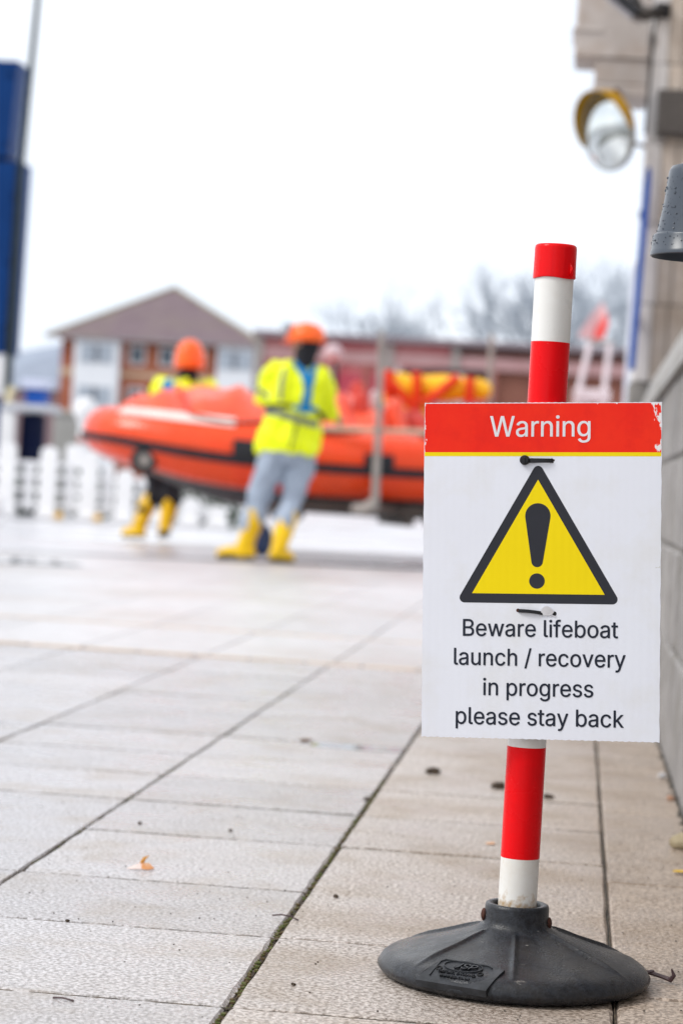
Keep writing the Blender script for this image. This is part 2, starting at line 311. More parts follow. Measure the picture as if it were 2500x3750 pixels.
GLYPHS = json.loads(r'''{" ":[188,[]],",":[188,[[38,-119,68,71,137,71,84,-119]]],".":[188,[[95,-4,88,-4,81,-2,75,0,69,4,63,9,58,14,54,20,52,27,50,34,50,41,50,48,52,55,54,62,58,68,63,73,69,78,75,82,81,85,88,86,95,87,103,86,110,85,116,82,122,78,128,73,132,68,136,62,139,55,140,48,141,41,140,34,139,27,136,20,132,14,128,9,122,4,116,0,110,-2,103,-4]]],"/":[249,[[235,533,71,-76,14,-76,178,533]]],"A":[480,[[16,0,201,509,276,509,463,0,395,0,287,302,283,314,279,327,274,341,269,356,264,372,259,390,253,409,246,430,239,453,232,478,245,478,238,453,231,430,225,408,218,389,213,371,208,355,203,340,198,326,194,314,191,302,85,0],[110,142,110,199,370,199,370,142]]],"B":[456,[[60,0,60,509,241,509,261,508,280,506,298,502,314,497,329,491,342,483,354,474,364,464,373,454,381,442,387,429,392,416,395,403,397,389,398,374,398,361,396,350,394,339,391,329,387,320,382,312,376,304,370,298,364,291,356,286,349,281,341,277,332,273,324,269,315,267,315,262,325,261,334,259,344,255,354,251,363,245,372,239,381,231,389,223,396,214,402,203,408,192,412,179,415,166,417,152,418,136,417,121,415,107,411,93,407,79,400,67,392,55,383,44,372,34,359,26,344,18,328,11,311,6,291,3,270,1,247,0],[125,57,245,57,267,58,287,61,304,65,318,72,330,80,339,89,346,100,351,111,354,123,355,137,355,147,353,157,351,166,347,175,342,184,337,192,330,200,323,206,315,213,306,218,296,223,285,226,273,229,261,230,248,231,125,231],[125,285,238,285,249,286,259,287,269,289,279,292,288,296,297,301,304,306,311,312,318,319,323,326,328,334,331,343,334,352,335,362,336,372,335,385,332,397,328,409,321,419,313,429,302,437,290,443,275,448,259,451,240,452,125,452]]],"D":[502,[[219,0,96,0,96,57,215,57,239,58,261,61,282,66,301,72,318,81,333,91,347,103,360,117,370,132,379,149,386,168,392,187,396,209,398,231,399,255,398,279,396,302,392,323,386,342,379,361,370,377,360,392,348,406,335,418,320,428,303,437,285,443,265,448,244,451,221,452,93,452,93,509,225,509,254,507,281,504,307,498,331,489,353,478,373,465,391,450,407,432,421,413,433,391,444,367,451,342,457,315,460,286,462,255,460,224,457,195,451,168,443,142,433,119,421,97,406,77,390,60,371,44,351,31,328,20,303,11,277,5,249,1],[125,509,125,0,60,0,60,509]]],"E":[419,[[60,0,60,509,372,509,372,452,125,452,125,286,355,286,355,229,125,229,125,57,375,57,375,0]]],"F":[410,[[60,0,60,509,369,509,369,452,125,452,125,278,346,278,346,221,125,221,125,0]]],"G":[520,[[269,-7,242,-6,217,-2,193,5,171,14,149,25,130,39,112,55,96,73,82,93,69,116,59,140,51,166,45,194,41,223,40,254,41,285,45,315,51,343,59,369,69,393,82,415,96,436,112,454,129,470,149,484,170,495,192,504,215,510,239,514,265,516,281,515,296,514,311,511,326,508,340,504,354,498,367,492,380,485,392,478,403,469,414,460,424,450,433,439,441,428,449,416,456,404,462,391,467,377,471,363,474,349,408,349,405,358,401,368,397,377,392,385,387,393,382,401,376,408,370,415,363,421,356,427,349,432,341,437,333,441,324,445,315,448,306,451,296,453,286,455,276,455,265,456,247,455,230,452,214,447,198,441,183,432,169,422,156,410,145,397,134,381,125,364,117,345,111,325,107,303,104,279,103,254,104,229,107,206,111,184,117,163,125,145,134,128,145,112,157,99,170,87,184,76,200,68,216,61,233,57,250,54,269,53,285,54,301,56,317,59,331,65,345,71,357,79,369,88,379,99,388,110,396,123,403,137,408,152,412,168,414,185,415,202,434,199,283,199,283,256,478,256,478,200,477,176,474,152,468,131,461,110,451,91,439,73,426,57,411,43,395,30,377,19,357,10,337,2,315,-3,292,-6]]],"J":[396,[[185,-7,159,-5,135,0,113,7,93,19,75,33,60,50,48,70,40,92,35,118,33,145,33,173,98,173,98,145,99,128,101,112,106,97,113,85,122,74,132,65,143,59,156,54,170,51,185,50,200,51,214,54,226,59,238,65,248,74,256,85,263,97,268,112,271,128,272,145,272,509,336,509,336,145,335,118,330,92,321,70,309,50,294,33,276,19,256,7,235,0,211,-5]]],"L":[393,[[60,0,60,509,125,509,125,57,361,57,361,0]]],"N":[523,[[60,0,60,509,136,509,343,183,347,177,350,172,354,165,358,158,363,151,367,143,372,134,377,125,382,116,388,107,393,97,398,87,403,76,409,66,414,55,405,54,404,65,403,76,402,87,401,98,401,108,400,119,400,129,400,139,399,148,399,157,399,166,399,174,399,182,399,189,399,195,399,509,463,509,463,0,387,0,202,290,197,298,192,306,187,314,182,322,177,331,172,340,167,349,161,359,154,370,148,381,141,393,134,406,125,421,117,436,108,452,119,454,120,439,120,424,121,410,122,397,122,384,123,371,123,359,124,348,124,338,124,328,125,319,125,311,125,303,125,297,125,291,125,0]]],"O":[533,[[267,-7,241,-6,217,-2,194,5,171,13,150,25,131,39,113,55,97,73,82,93,70,115,59,140,51,166,45,193,41,223,40,254,41,285,45,315,51,343,59,369,70,393,82,415,97,436,113,454,131,470,150,484,171,495,194,504,217,510,241,514,267,516,293,514,317,510,340,504,363,495,384,484,403,470,421,454,437,436,451,415,464,393,474,369,482,343,488,315,492,285,493,254,492,223,488,193,482,166,474,140,464,115,451,93,437,73,421,55,403,39,384,25,363,13,340,5,317,-2,293,-6],[267,53,285,54,302,57,318,61,334,68,349,76,364,86,377,98,388,112,399,127,408,144,416,163,422,183,427,205,429,229,430,254,429,279,427,303,422,325,416,346,408,365,399,382,388,397,377,411,364,423,349,433,334,441,318,447,302,452,285,455,267,456,249,455,232,452,215,447,199,441,184,433,170,422,157,411,145,397,135,381,125,364,117,345,111,325,107,303,104,279,103,254,104,229,107,205,111,183,117,163,125,144,135,127,145,112,157,98,170,86,184,76,199,68,215,61,232,57,249,54]]],"P":[445,[[60,0,60,509,235,509,258,508,279,505,298,501,316,495,332,487,347,478,360,468,371,456,381,444,390,430,397,415,402,399,406,383,408,365,409,348,408,330,406,313,402,296,397,280,390,265,381,251,371,239,360,227,347,216,332,207,316,199,298,193,279,189,258,187,235,186,109,186,109,242,233,242,248,243,262,245,275,247,287,251,297,256,306,262,315,269,322,276,328,284,333,294,337,303,340,314,343,325,344,336,344,348,344,359,343,371,340,382,337,392,333,402,328,411,322,419,315,426,306,433,297,439,286,443,275,447,262,450,248,451,232,452,125,452,125,0]]],"R":[449,[[60,0,60,509,236,509,259,508,280,505,299,501,317,496,333,489,348,480,361,470,372,459,382,447,390,433,397,419,403,403,406,387,409,370,409,352,409,334,406,317,403,301,397,286,390,271,382,258,372,246,361,235,348,226,333,217,317,210,299,205,279,201,258,198,236,198,96,198,96,255,234,255,249,256,263,257,276,259,287,263,298,267,307,272,315,278,322,285,329,292,334,300,338,309,341,319,343,329,345,340,345,352,345,364,343,375,341,386,338,395,334,405,329,413,322,421,315,428,307,434,298,440,287,444,275,448,262,450,248,452,233,452,125,452,125,0],[353,0,230,229,303,229,428,0]]],"S":[447,[[224,-9,202,-8,182,-6,162,-2,144,3,128,9,112,17,98,26,85,36,74,48,64,60,56,74,49,88,44,103,40,120,38,137,104,137,106,125,109,115,112,105,117,96,123,88,130,80,138,74,147,68,156,63,166,59,177,55,188,53,200,51,212,50,224,49,237,50,250,51,263,53,275,56,286,60,296,65,306,71,315,77,323,84,329,92,335,100,340,109,343,119,345,129,346,139,345,149,343,157,341,165,337,172,332,179,326,185,320,190,313,195,305,200,296,205,287,208,277,212,267,216,256,219,245,222,184,239,160,247,138,256,118,266,101,277,86,289,74,303,64,318,57,335,53,353,52,372,53,389,56,405,60,420,67,434,75,448,85,460,96,471,109,481,122,490,138,498,154,504,171,509,189,513,208,515,227,516,247,515,266,513,283,509,300,504,316,498,331,490,344,481,357,471,367,461,377,449,385,436,392,422,396,408,399,393,401,378,337,378,335,393,330,406,323,418,313,428,302,437,289,445,275,451,259,455,243,458,225,459,212,458,200,457,188,455,178,452,167,448,158,443,149,438,141,432,135,425,129,418,124,411,120,402,117,394,116,385,115,376,116,366,118,356,121,348,125,340,131,334,138,327,145,322,152,317,161,312,169,308,178,305,187,301,196,298,204,296,212,293,264,279,273,277,282,274,292,271,302,267,312,264,321,259,331,255,341,249,350,244,359,238,367,231,375,224,382,215,389,207,395,198,399,187,403,177,406,165,408,152,408,139,407,122,405,107,400,92,394,77,386,64,377,51,366,39,353,28,339,19,323,11,306,4,288,-2,268,-6,246,-8]]],"W":[686,[[155,0,16,509,82,509,163,196,166,186,168,176,171,166,173,156,175,145,178,135,180,125,182,114,185,104,187,94,189,83,191,72,193,62,195,51,197,40,189,40,191,51,193,62,195,72,198,83,200,94,202,104,204,114,207,125,209,135,211,145,214,156,216,166,219,176,221,186,224,196,306,509,380,509,462,196,464,186,467,176,469,166,472,156,474,145,477,135,479,125,482,114,484,104,486,94,488,83,491,72,493,62,495,51,497,40,488,40,490,51,492,62,494,72,497,83,499,94,501,104,503,114,506,125,508,135,510,145,513,156,515,166,518,176,520,186,523,196,603,509,670,509,530,0,455,0,368,323,364,336,361,349,358,363,354,377,351,391,348,407,345,422,342,439,339,457,336,475,350,475,347,457,344,441,341,425,338,409,335,395,332,380,329,366,325,352,322,337,318,323,230,0]]],"X":[474,[[18,0,217,284,217,236,29,509,104,509,178,400,184,392,190,383,195,375,200,368,204,361,208,355,212,348,216,342,220,335,223,329,227,322,231,315,235,308,239,300,243,292,232,292,236,300,241,308,245,315,248,322,252,329,256,335,259,341,263,348,267,354,272,361,276,368,281,375,287,383,292,392,298,400,374,509,446,509,259,239,259,287,456,0,382,0,292,129,287,137,282,145,277,152,272,159,268,165,264,171,261,177,257,183,253,189,250,195,246,202,242,208,239,216,235,223,230,231,244,231,240,224,236,216,233,209,229,203,225,196,222,190,218,184,214,178,210,172,206,166,202,159,197,152,192,145,187,138,182,129,91,0]]],"a":[389,[[160,-9,146,-8,132,-6,119,-4,106,0,94,5,83,11,73,18,63,26,55,35,48,45,41,55,37,67,33,80,31,93,30,108,31,120,32,132,35,143,39,152,43,161,49,169,55,176,62,182,69,188,78,193,86,198,95,202,105,205,115,208,125,211,136,213,146,215,157,217,168,218,178,220,191,222,203,223,215,224,225,226,234,227,242,228,249,229,255,231,261,233,265,235,269,238,272,241,274,245,275,249,276,255,276,257,275,266,274,274,272,282,270,290,267,297,263,303,258,309,253,314,247,318,240,322,232,325,224,328,215,329,206,330,196,331,185,330,175,329,166,328,157,325,149,322,142,319,135,315,128,310,123,306,118,301,113,296,109,290,105,285,102,279,100,274,41,291,47,304,53,317,61,328,69,337,79,346,88,354,99,360,110,366,121,371,133,375,145,379,157,381,169,383,182,384,194,384,202,384,211,384,220,383,229,381,239,379,249,377,258,374,268,370,277,366,286,360,294,354,302,347,310,339,316,330,322,320,327,309,331,297,334,283,336,268,337,251,337,0,277,0,277,52,272,52,270,47,266,41,262,36,257,30,252,25,246,19,239,14,232,9,224,5,215,1,206,-2,195,-5,184,-7,172,-8],[170,45,184,46,196,48,207,50,218,54,228,59,237,64,245,71,252,78,258,85,263,93,268,102,271,111,274,119,275,129,276,138,276,190,274,188,271,186,268,185,264,183,259,182,254,181,249,179,243,178,238,177,231,176,225,175,219,174,213,173,206,172,200,171,194,170,189,170,184,169,180,168,175,168,167,167,158,165,150,163,142,161,134,159,127,156,120,152,114,148,108,144,103,139,99,134,96,128,94,121,92,113,92,105,92,97,93,90,95,84,98,78,102,72,106,67,111,63,117,59,123,55,130,52,137,50,145,48,153,47,161,46]]],"b":[424,[[229,-8,216,-8,204,-6,192,-4,182,-1,172,4,164,9,156,14,149,19,143,25,138,31,133,37,129,43,125,49,121,54,118,59,112,59,112,0,53,0,53,509,114,509,114,319,118,319,121,324,125,329,129,334,133,340,137,346,143,352,149,357,155,363,163,368,171,373,181,377,191,380,203,383,215,384,229,384,248,383,265,381,282,376,298,369,313,361,327,350,339,338,351,325,361,309,370,293,377,274,383,255,387,234,389,212,390,189,389,165,387,143,383,122,377,103,370,84,361,68,351,52,340,39,327,27,313,16,298,7,282,1,266,-4,248,-7],[220,47,234,48,247,50,258,54,269,59,279,66,289,74,297,83,304,93,310,104,316,117,320,130,324,144,326,158,328,174,328,189,328,205,326,220,324,234,320,248,316,261,311,273,304,284,297,294,289,303,280,311,270,318,259,323,247,327,234,329,220,330,207,329,194,327,182,323,171,318,161,312,152,304,144,296,137,286,130,275,125,263,121,250,117,236,115,221,113,206,113,189,113,173,115,157,117,142,121,128,125,115,131,103,137,92,144,82,152,73,162,65,172,58,183,53,194,50,207,47]]],"c":[396,[[207,-8,187,-7,168,-4,150,1,133,8,117,16,102,27,88,39,76,53,65,68,56,85,48,103,42,123,38,143,35,165,34,187,35,211,38,233,42,253,48,273,56,291,65,308,76,323,88,337,102,349,117,360,133,369,150,376,168,380,187,383,207,384,218,384,229,383,240,382,250,380,260,377,270,374,279,370,288,366,297,361,305,356,313,350,320,344,327,337,334,330,340,322,345,314,350,305,355,296,358,287,362,277,303,262,301,268,299,273,296,279,294,284,290,289,287,294,283,299,279,303,275,307,270,311,265,314,260,317,254,320,248,323,242,325,236,327,229,328,222,329,215,330,207,330,193,329,179,327,167,323,155,317,145,310,136,302,127,292,120,282,114,271,108,258,104,245,101,231,98,217,97,203,96,187,97,173,98,158,101,144,104,131,108,117,114,105,120,94,127,83,136,74,145,66,155,59,167,53,179,50,193,47,207,46,215,47,222,47,229,48,236,50,243,52,249,54,255,56,260,59,266,62,271,66,276,70,280,74,284,79,288,83,292,89,295,94,298,99,300,105,302,111,304,117,363,102,360,92,356,83,352,73,347,65,341,56,335,48,329,41,322,34,314,27,306,21,298,16,289,11,280,6,271,3,261,-1,251,-3,240,-5,229,-7,218,-8]]],"e":[404,[[212,-8,191,-7,170,-4,151,1,133,8,117,16,102,27,88,39,76,53,65,68,56,85,48,103,42,122,38,143,35,164,34,187,35,210,38,231,42,252,48,271,55,290,64,307,75,322,87,336,100,349,115,359,131,368,148,375,166,380,185,383,205,384,218,384,230,383,242,381,254,378,266,374,277,369,289,364,299,357,309,349,319,341,328,331,337,321,344,309,351,296,357,282,362,267,366,250,369,233,371,214,371,194,371,169,75,169,75,221,338,221,310,202,309,217,308,231,305,244,302,257,298,269,292,280,286,290,279,299,271,307,263,314,253,320,242,324,231,328,218,329,205,330,192,329,179,327,167,324,156,319,146,313,137,306,129,298,121,290,115,280,109,270,104,259,101,247,98,235,96,223,96,211,96,178,97,161,98,146,101,132,105,118,110,106,117,95,124,85,132,76,141,68,151,61,162,56,173,52,186,49,199,47,212,46,221,46,230,47,238,48,246,50,254,53,261,56,268,59,274,63,280,68,285,73,290,78,295,84,299,91,303,98,306,105,365,91,361,79,356,68,350,58,343,48,335,39,326,31,316,23,306,16,295,10,283,4,270,0,256,-4,242,-6,227,-8]]],"f":[254,[[228,379,228,327,6,327,6,379],[81,0,81,432,81,444,83,456,86,467,90,477,96,486,102,494,109,502,117,508,126,514,135,519,145,523,155,526,166,528,176,529,187,530,195,530,203,529,210,529,216,528,222,527,228,526,232,524,236,523,240,522,243,521,227,468,225,469,223,470,221,471,218,471,215,472,212,473,208,473,204,474,199,474,195,474,184,473,175,472,167,469,160,465,154,460,150,454,146,447,144,438,142,429,142,419,142,0]]],"g":[425,[[207,-151,191,-150,175,-149,160,-147,147,-144,134,-140,122,-135,111,-130,100,-124,91,-117,82,-110,74,-103,67,-95,61,-86,55,-78,51,-69,101,-41,105,-45,108,-50,112,-55,117,-61,122,-66,127,-71,133,-76,139,-80,146,-84,154,-88,163,-92,173,-94,183,-96,195,-97,207,-97,225,-96,241,-94,256,-89,270,-83,282,-75,293,-65,301,-53,307,-40,310,-24,311,-6,311,68,306,68,303,63,300,58,296,53,291,47,287,41,281,36,275,30,268,25,261,20,252,16,243,12,233,9,221,7,209,5,195,5,177,6,160,8,143,13,128,19,113,27,99,36,86,47,74,60,64,74,55,90,48,108,42,126,38,147,35,168,34,191,35,214,37,236,42,256,47,275,55,293,64,310,74,325,86,338,98,350,112,361,127,369,143,376,160,381,178,383,196,384,210,384,222,383,234,380,244,377,253,373,262,368,270,363,277,358,283,352,288,346,293,340,297,334,301,329,305,324,308,319,313,319,313,379,372,379,372,-9,372,-28,369,-46,364,-62,358,-77,350,-90,341,-102,330,-112,318,-121,305,-129,291,-136,275,-141,259,-145,242,-148,225,-150],[205,59,218,60,231,62,243,65,254,69,264,75,273,82,281,90,288,99,294,110,300,121,304,133,308,147,310,161,312,176,312,193,312,208,310,223,308,238,305,251,300,264,295,276,288,286,281,296,273,305,264,312,254,319,243,323,231,327,218,329,205,330,191,329,178,327,166,323,155,318,145,312,136,304,128,295,120,285,114,274,109,262,104,250,101,236,98,222,97,208,96,193,97,177,98,162,101,148,104,135,109,123,114,111,121,101,128,91,136,83,145,76,156,70,167,65,178,62,191,60]]],"h":[410,[[114,227,114,0,53,0,53,509,114,509,114,287,102,287,110,307,119,324,129,339,140,352,152,362,165,370,180,376,195,381,211,384,227,384,242,384,257,382,270,379,283,374,295,369,306,362,316,353,326,344,334,333,341,321,347,307,351,293,354,276,356,259,357,240,357,0,296,0,296,235,295,252,292,268,288,281,281,294,273,304,263,313,252,320,239,325,225,328,210,329,199,329,189,327,179,325,170,322,161,317,152,312,145,306,138,299,132,291,126,283,122,273,118,263,116,252,114,240]]],"i":[167,[[53,0,53,379,114,379,114,0],[84,443,77,443,71,445,65,447,59,450,54,455,49,460,46,465,43,471,42,477,41,483,42,490,43,496,46,502,49,507,54,512,59,516,65,519,71,522,77,523,84,524,91,523,97,522,103,519,109,516,114,512,118,507,122,502,124,496,126,490,126,483,126,477,124,471,122,465,118,460,114,455,109,450,103,447,97,445,91,443]]],"j":[167,[[53,379,114,379,114,-30,113,-44,112,-56,109,-68,106,-80,102,-90,96,-100,90,-109,82,-117,74,-123,65,-129,54,-134,43,-138,31,-141,18,-142,4,-143,-10,-143,-10,-87,2,-87,12,-86,21,-84,28,-81,35,-77,40,-72,45,-65,48,-58,51,-49,52,-40,53,-29],[83,443,77,443,70,445,64,447,59,450,53,455,49,460,45,465,43,471,41,477,41,483,41,490,43,496,45,502,49,507,53,512,59,516,64,519,70,522,77,523,83,524,90,523,97,522,103,519,108,516,114,512,118,507,121,502,124,496,125,490,126,483,125,477,124,471,121,465,118,460,114,455,108,450,103,447,97,445,90,443]]],"k":[381,[[110,137,110,212,121,212,284,379,360,379,184,199,177,199],[53,0,53,509,114,509,114,0],[294,0,148,186,191,229,372,0]]],"l":[189,[[139,-2,123,-1,108,1,95,6,83,12,74,20,66,30,60,41,56,54,53,68,53,84,53,509,114,509,114,99,114,89,115,80,116,73,118,67,120,62,123,59,127,56,133,54,139,52,146,52,150,52,153,52,156,52,158,52,160,53,162,53,164,53,166,54,168,54,170,54,181,3,177,2,174,1,170,0,166,0,162,-1,157,-1,153,-2,148,-2,144,-2]]],"n":[410,[[114,227,114,0,53,0,53,379,112,379,112,287,102,287,110,307,119,324,129,339,140,352,152,362,165,370,180,376,195,381,211,384,227,384,242,384,257,382,270,379,283,374,295,369,306,362,316,353,325,344,333,333,341,321,347,307,351,293,354,276,356,259,357,240,357,0,296,0,296,235,295,252,292,268,288,281,281,294,273,304,263,313,252,320,239,325,225,328,210,329,199,329,189,327,179,325,170,322,161,317,152,312,145,306,138,299,132,291,126,283,122,273,118,263,116,252,114,240]]],"o":[415,[[207,-8,187,-7,168,-4,150,1,133,8,117,16,102,27,88,39,76,53,65,68,56,85,48,103,42,123,38,143,35,165,34,187,35,211,38,233,42,253,48,273,56,291,65,308,76,323,88,337,102,349,117,360,133,369,150,376,168,380,187,383,207,384,228,383,247,380,265,376,282,369,299,360,314,349,327,337,339,323,350,308,359,291,367,273,373,253,378,233,380,211,381,187,380,165,378,143,373,123,367,103,359,85,350,68,339,53,327,39,314,27,299,16,282,8,265,1,247,-4,228,-7],[207,46,222,47,236,50,248,53,260,59,270,66,280,74,288,83,295,94,302,105,307,117,311,131,315,144,317,158,319,173,319,187,319,202,317,217,315,231,311,245,307,258,302,271,295,282,288,292,280,302,270,310,260,317,248,323,236,327,222,329,207,330,193,329,179,327,167,323,155,317,145,310,136,302,127,292,120,282,114,271,108,258,104,245,101,231,98,217,97,203,96,187,97,173,98,158,101,144,104,131,108,117,114,105,120,94,127,83,136,74,145,66,155,59,167,53,179,50,193,47]]],"p":[424,[[53,-143,53,379,112,379,112,319,118,319,121,324,124,329,128,334,133,340,137,346,143,352,149,357,155,363,163,368,171,373,181,377,191,380,203,383,215,384,229,384,248,383,265,381,282,376,298,369,313,361,327,350,339,338,351,325,361,309,370,293,377,274,383,255,387,234,389,212,390,189,389,165,387,143,383,122,377,103,370,84,361,68,351,52,340,39,327,27,313,16,298,7,282,1,266,-4,248,-7,229,-8,216,-8,204,-6,192,-4,182,-1,173,4,164,9,156,14,150,19,143,25,138,31,133,37,129,43,125,49,121,54,118,59,114,59,114,-143],[220,47,234,48,247,50,258,54,269,59,279,66,289,74,297,83,304,93,310,104,316,117,320,130,324,144,326,158,328,174,328,189,328,205,326,220,324,234,320,248,316,261,311,273,304,284,297,294,289,303,280,311,270,318,259,323,247,327,234,329,220,330,207,329,194,327,182,323,171,318,161,312,152,304,144,296,137,286,130,275,125,263,121,250,117,236,115,221,113,206,113,189,113,173,115,157,117,142,121,128,125,115,131,103,137,92,144,82,152,73,162,65,172,58,183,53,194,50,207,47]]],"r":[259,[[53,0,53,379,112,379,112,321,115,321,120,332,126,342,134,351,142,360,152,367,163,374,175,378,187,382,200,384,213,385,216,385,219,385,222,385,226,385,229,384,233,384,236,384,239,384,241,384,243,384,243,322,242,323,240,323,237,323,234,324,230,324,226,325,221,325,216,325,212,326,207,326,196,325,186,324,177,322,168,319,159,315,151,310,144,304,137,298,131,291,126,284,121,275,118,267,116,257,114,247,114,237,114,0]]],"s":[365,[[182,-8,167,-8,152,-6,138,-4,125,-1,112,3,100,9,89,15,79,21,70,29,62,38,54,47,48,58,43,69,39,81,36,94,94,107,98,95,102,84,108,75,116,67,124,60,134,55,144,51,156,48,168,46,181,45,196,46,210,48,223,51,234,56,244,62,253,69,260,77,264,85,267,94,268,103,267,110,266,118,263,124,259,130,254,136,248,141,241,145,232,149,223,152,212,155,149,170,130,175,112,182,97,190,83,198,72,208,63,219,56,231,51,244,48,258,47,274,48,287,50,299,53,310,58,321,65,332,73,341,82,350,92,357,103,364,115,370,128,375,142,379,156,382,171,384,187,384,202,384,216,383,230,380,242,377,254,372,265,367,274,361,283,355,292,347,299,339,305,330,311,321,316,311,320,301,324,290,268,277,265,286,261,294,256,301,250,309,243,316,234,322,225,326,214,330,201,332,187,333,174,332,162,330,151,327,140,322,131,317,123,310,117,303,112,295,109,286,109,277,109,269,111,262,114,255,118,249,124,243,131,238,139,234,149,230,159,226,172,223,229,209,249,204,267,197,282,190,295,181,306,171,315,161,322,149,327,136,330,122,331,107,330,93,328,81,324,69,319,58,312,47,304,37,295,28,284,20,273,13,260,6,246,1,231,-3,216,-6,199,-8]]],"t":[227,[[204,379,204,327,6,327,6,379],[65,471,126,471,126,98,126,88,128,80,130,73,132,66,136,61,141,57,146,54,153,52,161,50,170,50,173,50,176,50,178,50,182,51,185,51,189,52,192,52,196,53,199,53,202,54,213,2,209,1,205,0,201,-1,197,-2,192,-3,187,-3,182,-4,178,-4,173,-4,168,-4,150,-3,133,0,117,5,104,12,92,21,82,32,75,45,69,59,66,75,65,93]]],"u":[410,[[182,-5,167,-4,153,-3,140,1,127,5,115,11,104,18,94,26,84,36,76,47,69,59,63,72,59,87,55,103,53,120,53,139,53,379,114,379,114,144,115,127,117,112,122,98,129,86,137,75,147,66,158,59,171,54,185,51,200,50,211,51,221,52,231,54,240,58,249,62,257,67,265,73,272,80,278,88,283,97,288,106,291,117,294,128,296,140,296,153,296,379,357,379,357,0,298,0,298,92,307,92,300,72,291,54,281,39,269,27,257,17,244,9,230,3,215,-2,199,-4]]],"v":[389,[[163,0,17,379,84,379,165,155,170,141,175,128,179,114,183,100,187,87,191,73,194,60,198,47,202,34,206,21,184,21,188,34,192,47,196,60,199,73,203,87,206,100,210,114,215,128,219,141,224,155,305,379,371,379,226,0]]],"w":[567,[[138,0,23,379,87,379,133,214,137,200,141,185,145,169,150,153,154,137,158,119,162,101,167,82,171,62,175,41,165,41,169,61,173,81,177,99,181,117,186,135,190,152,194,168,198,184,202,199,206,214,252,379,316,379,362,214,365,199,369,184,373,169,377,152,382,136,386,118,390,100,394,81,398,62,402,41,391,41,396,61,400,81,404,100,409,118,413,135,417,152,421,168,426,184,430,199,434,214,480,379,545,379,429,0,368,0,319,172,316,182,313,193,310,204,307,214,305,225,302,236,299,247,296,258,293,269,291,280,288,292,285,303,282,315,279,326,277,338,291,338,288,326,285,315,282,303,280,292,277,280,274,269,271,258,268,247,265,236,263,225,260,214,257,203,254,192,251,182,248,172,199,0]]],"y":[389,[[47,-139,61,-86,71,-87,78,-89,85,-90,92,-90,98,-90,104,-89,110,-88,115,-85,120,-82,125,-79,130,-74,135,-68,139,-62,143,-54,147,-45,151,-36,163,-1,17,379,84,379,165,155,170,141,175,128,179,114,183,100,187,87,190,73,194,60,198,47,202,34,206,21,184,21,187,34,191,47,195,60,199,73,202,87,206,100,210,114,215,128,219,141,224,155,305,379,371,379,204,-58,199,-70,194,-80,189,-90,183,-99,177,-107,170,-114,163,-121,155,-127,148,-132,139,-136,131,-139,121,-142,112,-144,102,-145,91,-145,86,-145,80,-145,74,-144,69,-144,65,-143,60,-142,56,-141,53,-140,50,-140]]]}''')
def text_width(s, track=0):
    return sum(GLYPHS[c][0] + track for c in s) - track

from mathutils.geometry import delaunay_2d_cdt
GTRI = {}
def glyph_tris(ch):
    """triangles of a glyph under the non-zero winding rule"""
    if ch in GTRI: return GTRI[ch]
    vs_, es, cont = [], [], []
    for sp in GLYPHS[ch][1]:
        p = [(sp[2 * i] / 1., sp[2 * i + 1] / 1.) for i in range(len(sp) // 2)]
        o = len(vs_); vs_ += [Vector(q) for q in p]; es += [(o + i, o + (i + 1) % len(p)) for i in range(len(p))]; cont.append(p)
    out = ([], [], [])
    if vs_:
        v2, e2, f2 = delaunay_2d_cdt(vs_, es, [], 0, 1e-4)[:3]
        def wind(x, y):
            w_ = 0
            for p in cont:
                for a, b in zip(p, p[1:] + p[:1]):
                    if (a[1] <= y) != (b[1] <= y):
                        if a[0] + (y - a[1]) / (b[1] - a[1]) * (b[0] - a[0]) > x: w_ += 1 if b[1] > a[1] else -1
            return w_
        keep = [f for f in f2 if wind(sum(v2[i].x for i in f) / 3 + 1e-3, sum(v2[i].y for i in f) / 3 + 1e-3) != 0]
        out = ([(q.x, q.y) for q in v2], keep, cont)
    GTRI[ch] = out
    return out

def text_obj(s, name, m, parent, size, width=None, at=(0, 0), depth=0., place=None, track=0, shear=0., bold=((0, 0),)):
    """flat or raised lettering from outline polygons, centred at at=(x, baseline); place maps (x, y, h) to the parent's space"""
    k = size / 508.7
    w = text_width(s, track) * k
    kx = k * (width / w if width else 1)
    x = at[0] - text_width(s, track) * kx / 2
    b = B()
    for ch in s:
        v2, fs, cont = glyph_tris(ch)
        T = lambda px, py, h: place(x + px * kx + py * k * shear, at[1] + py * k, h)
        for q_, (ox, oy) in enumerate(bold): 
            if fs: b.add([T(px + ox, py + oy, depth + q_ * .00003) for px, py in v2], fs)
        if depth:
            for p in cont:
                n = len(p); b.add([T(px, py, 0) for px, py in p] + [T(px, py, depth) for px, py in p], [(i, (i + 1) % n, n + (i + 1) % n, n + i) for i in range(n)])
        x += (GLYPHS[ch][0] + track) * kx
    return b.build(name, m, parent, local=True)

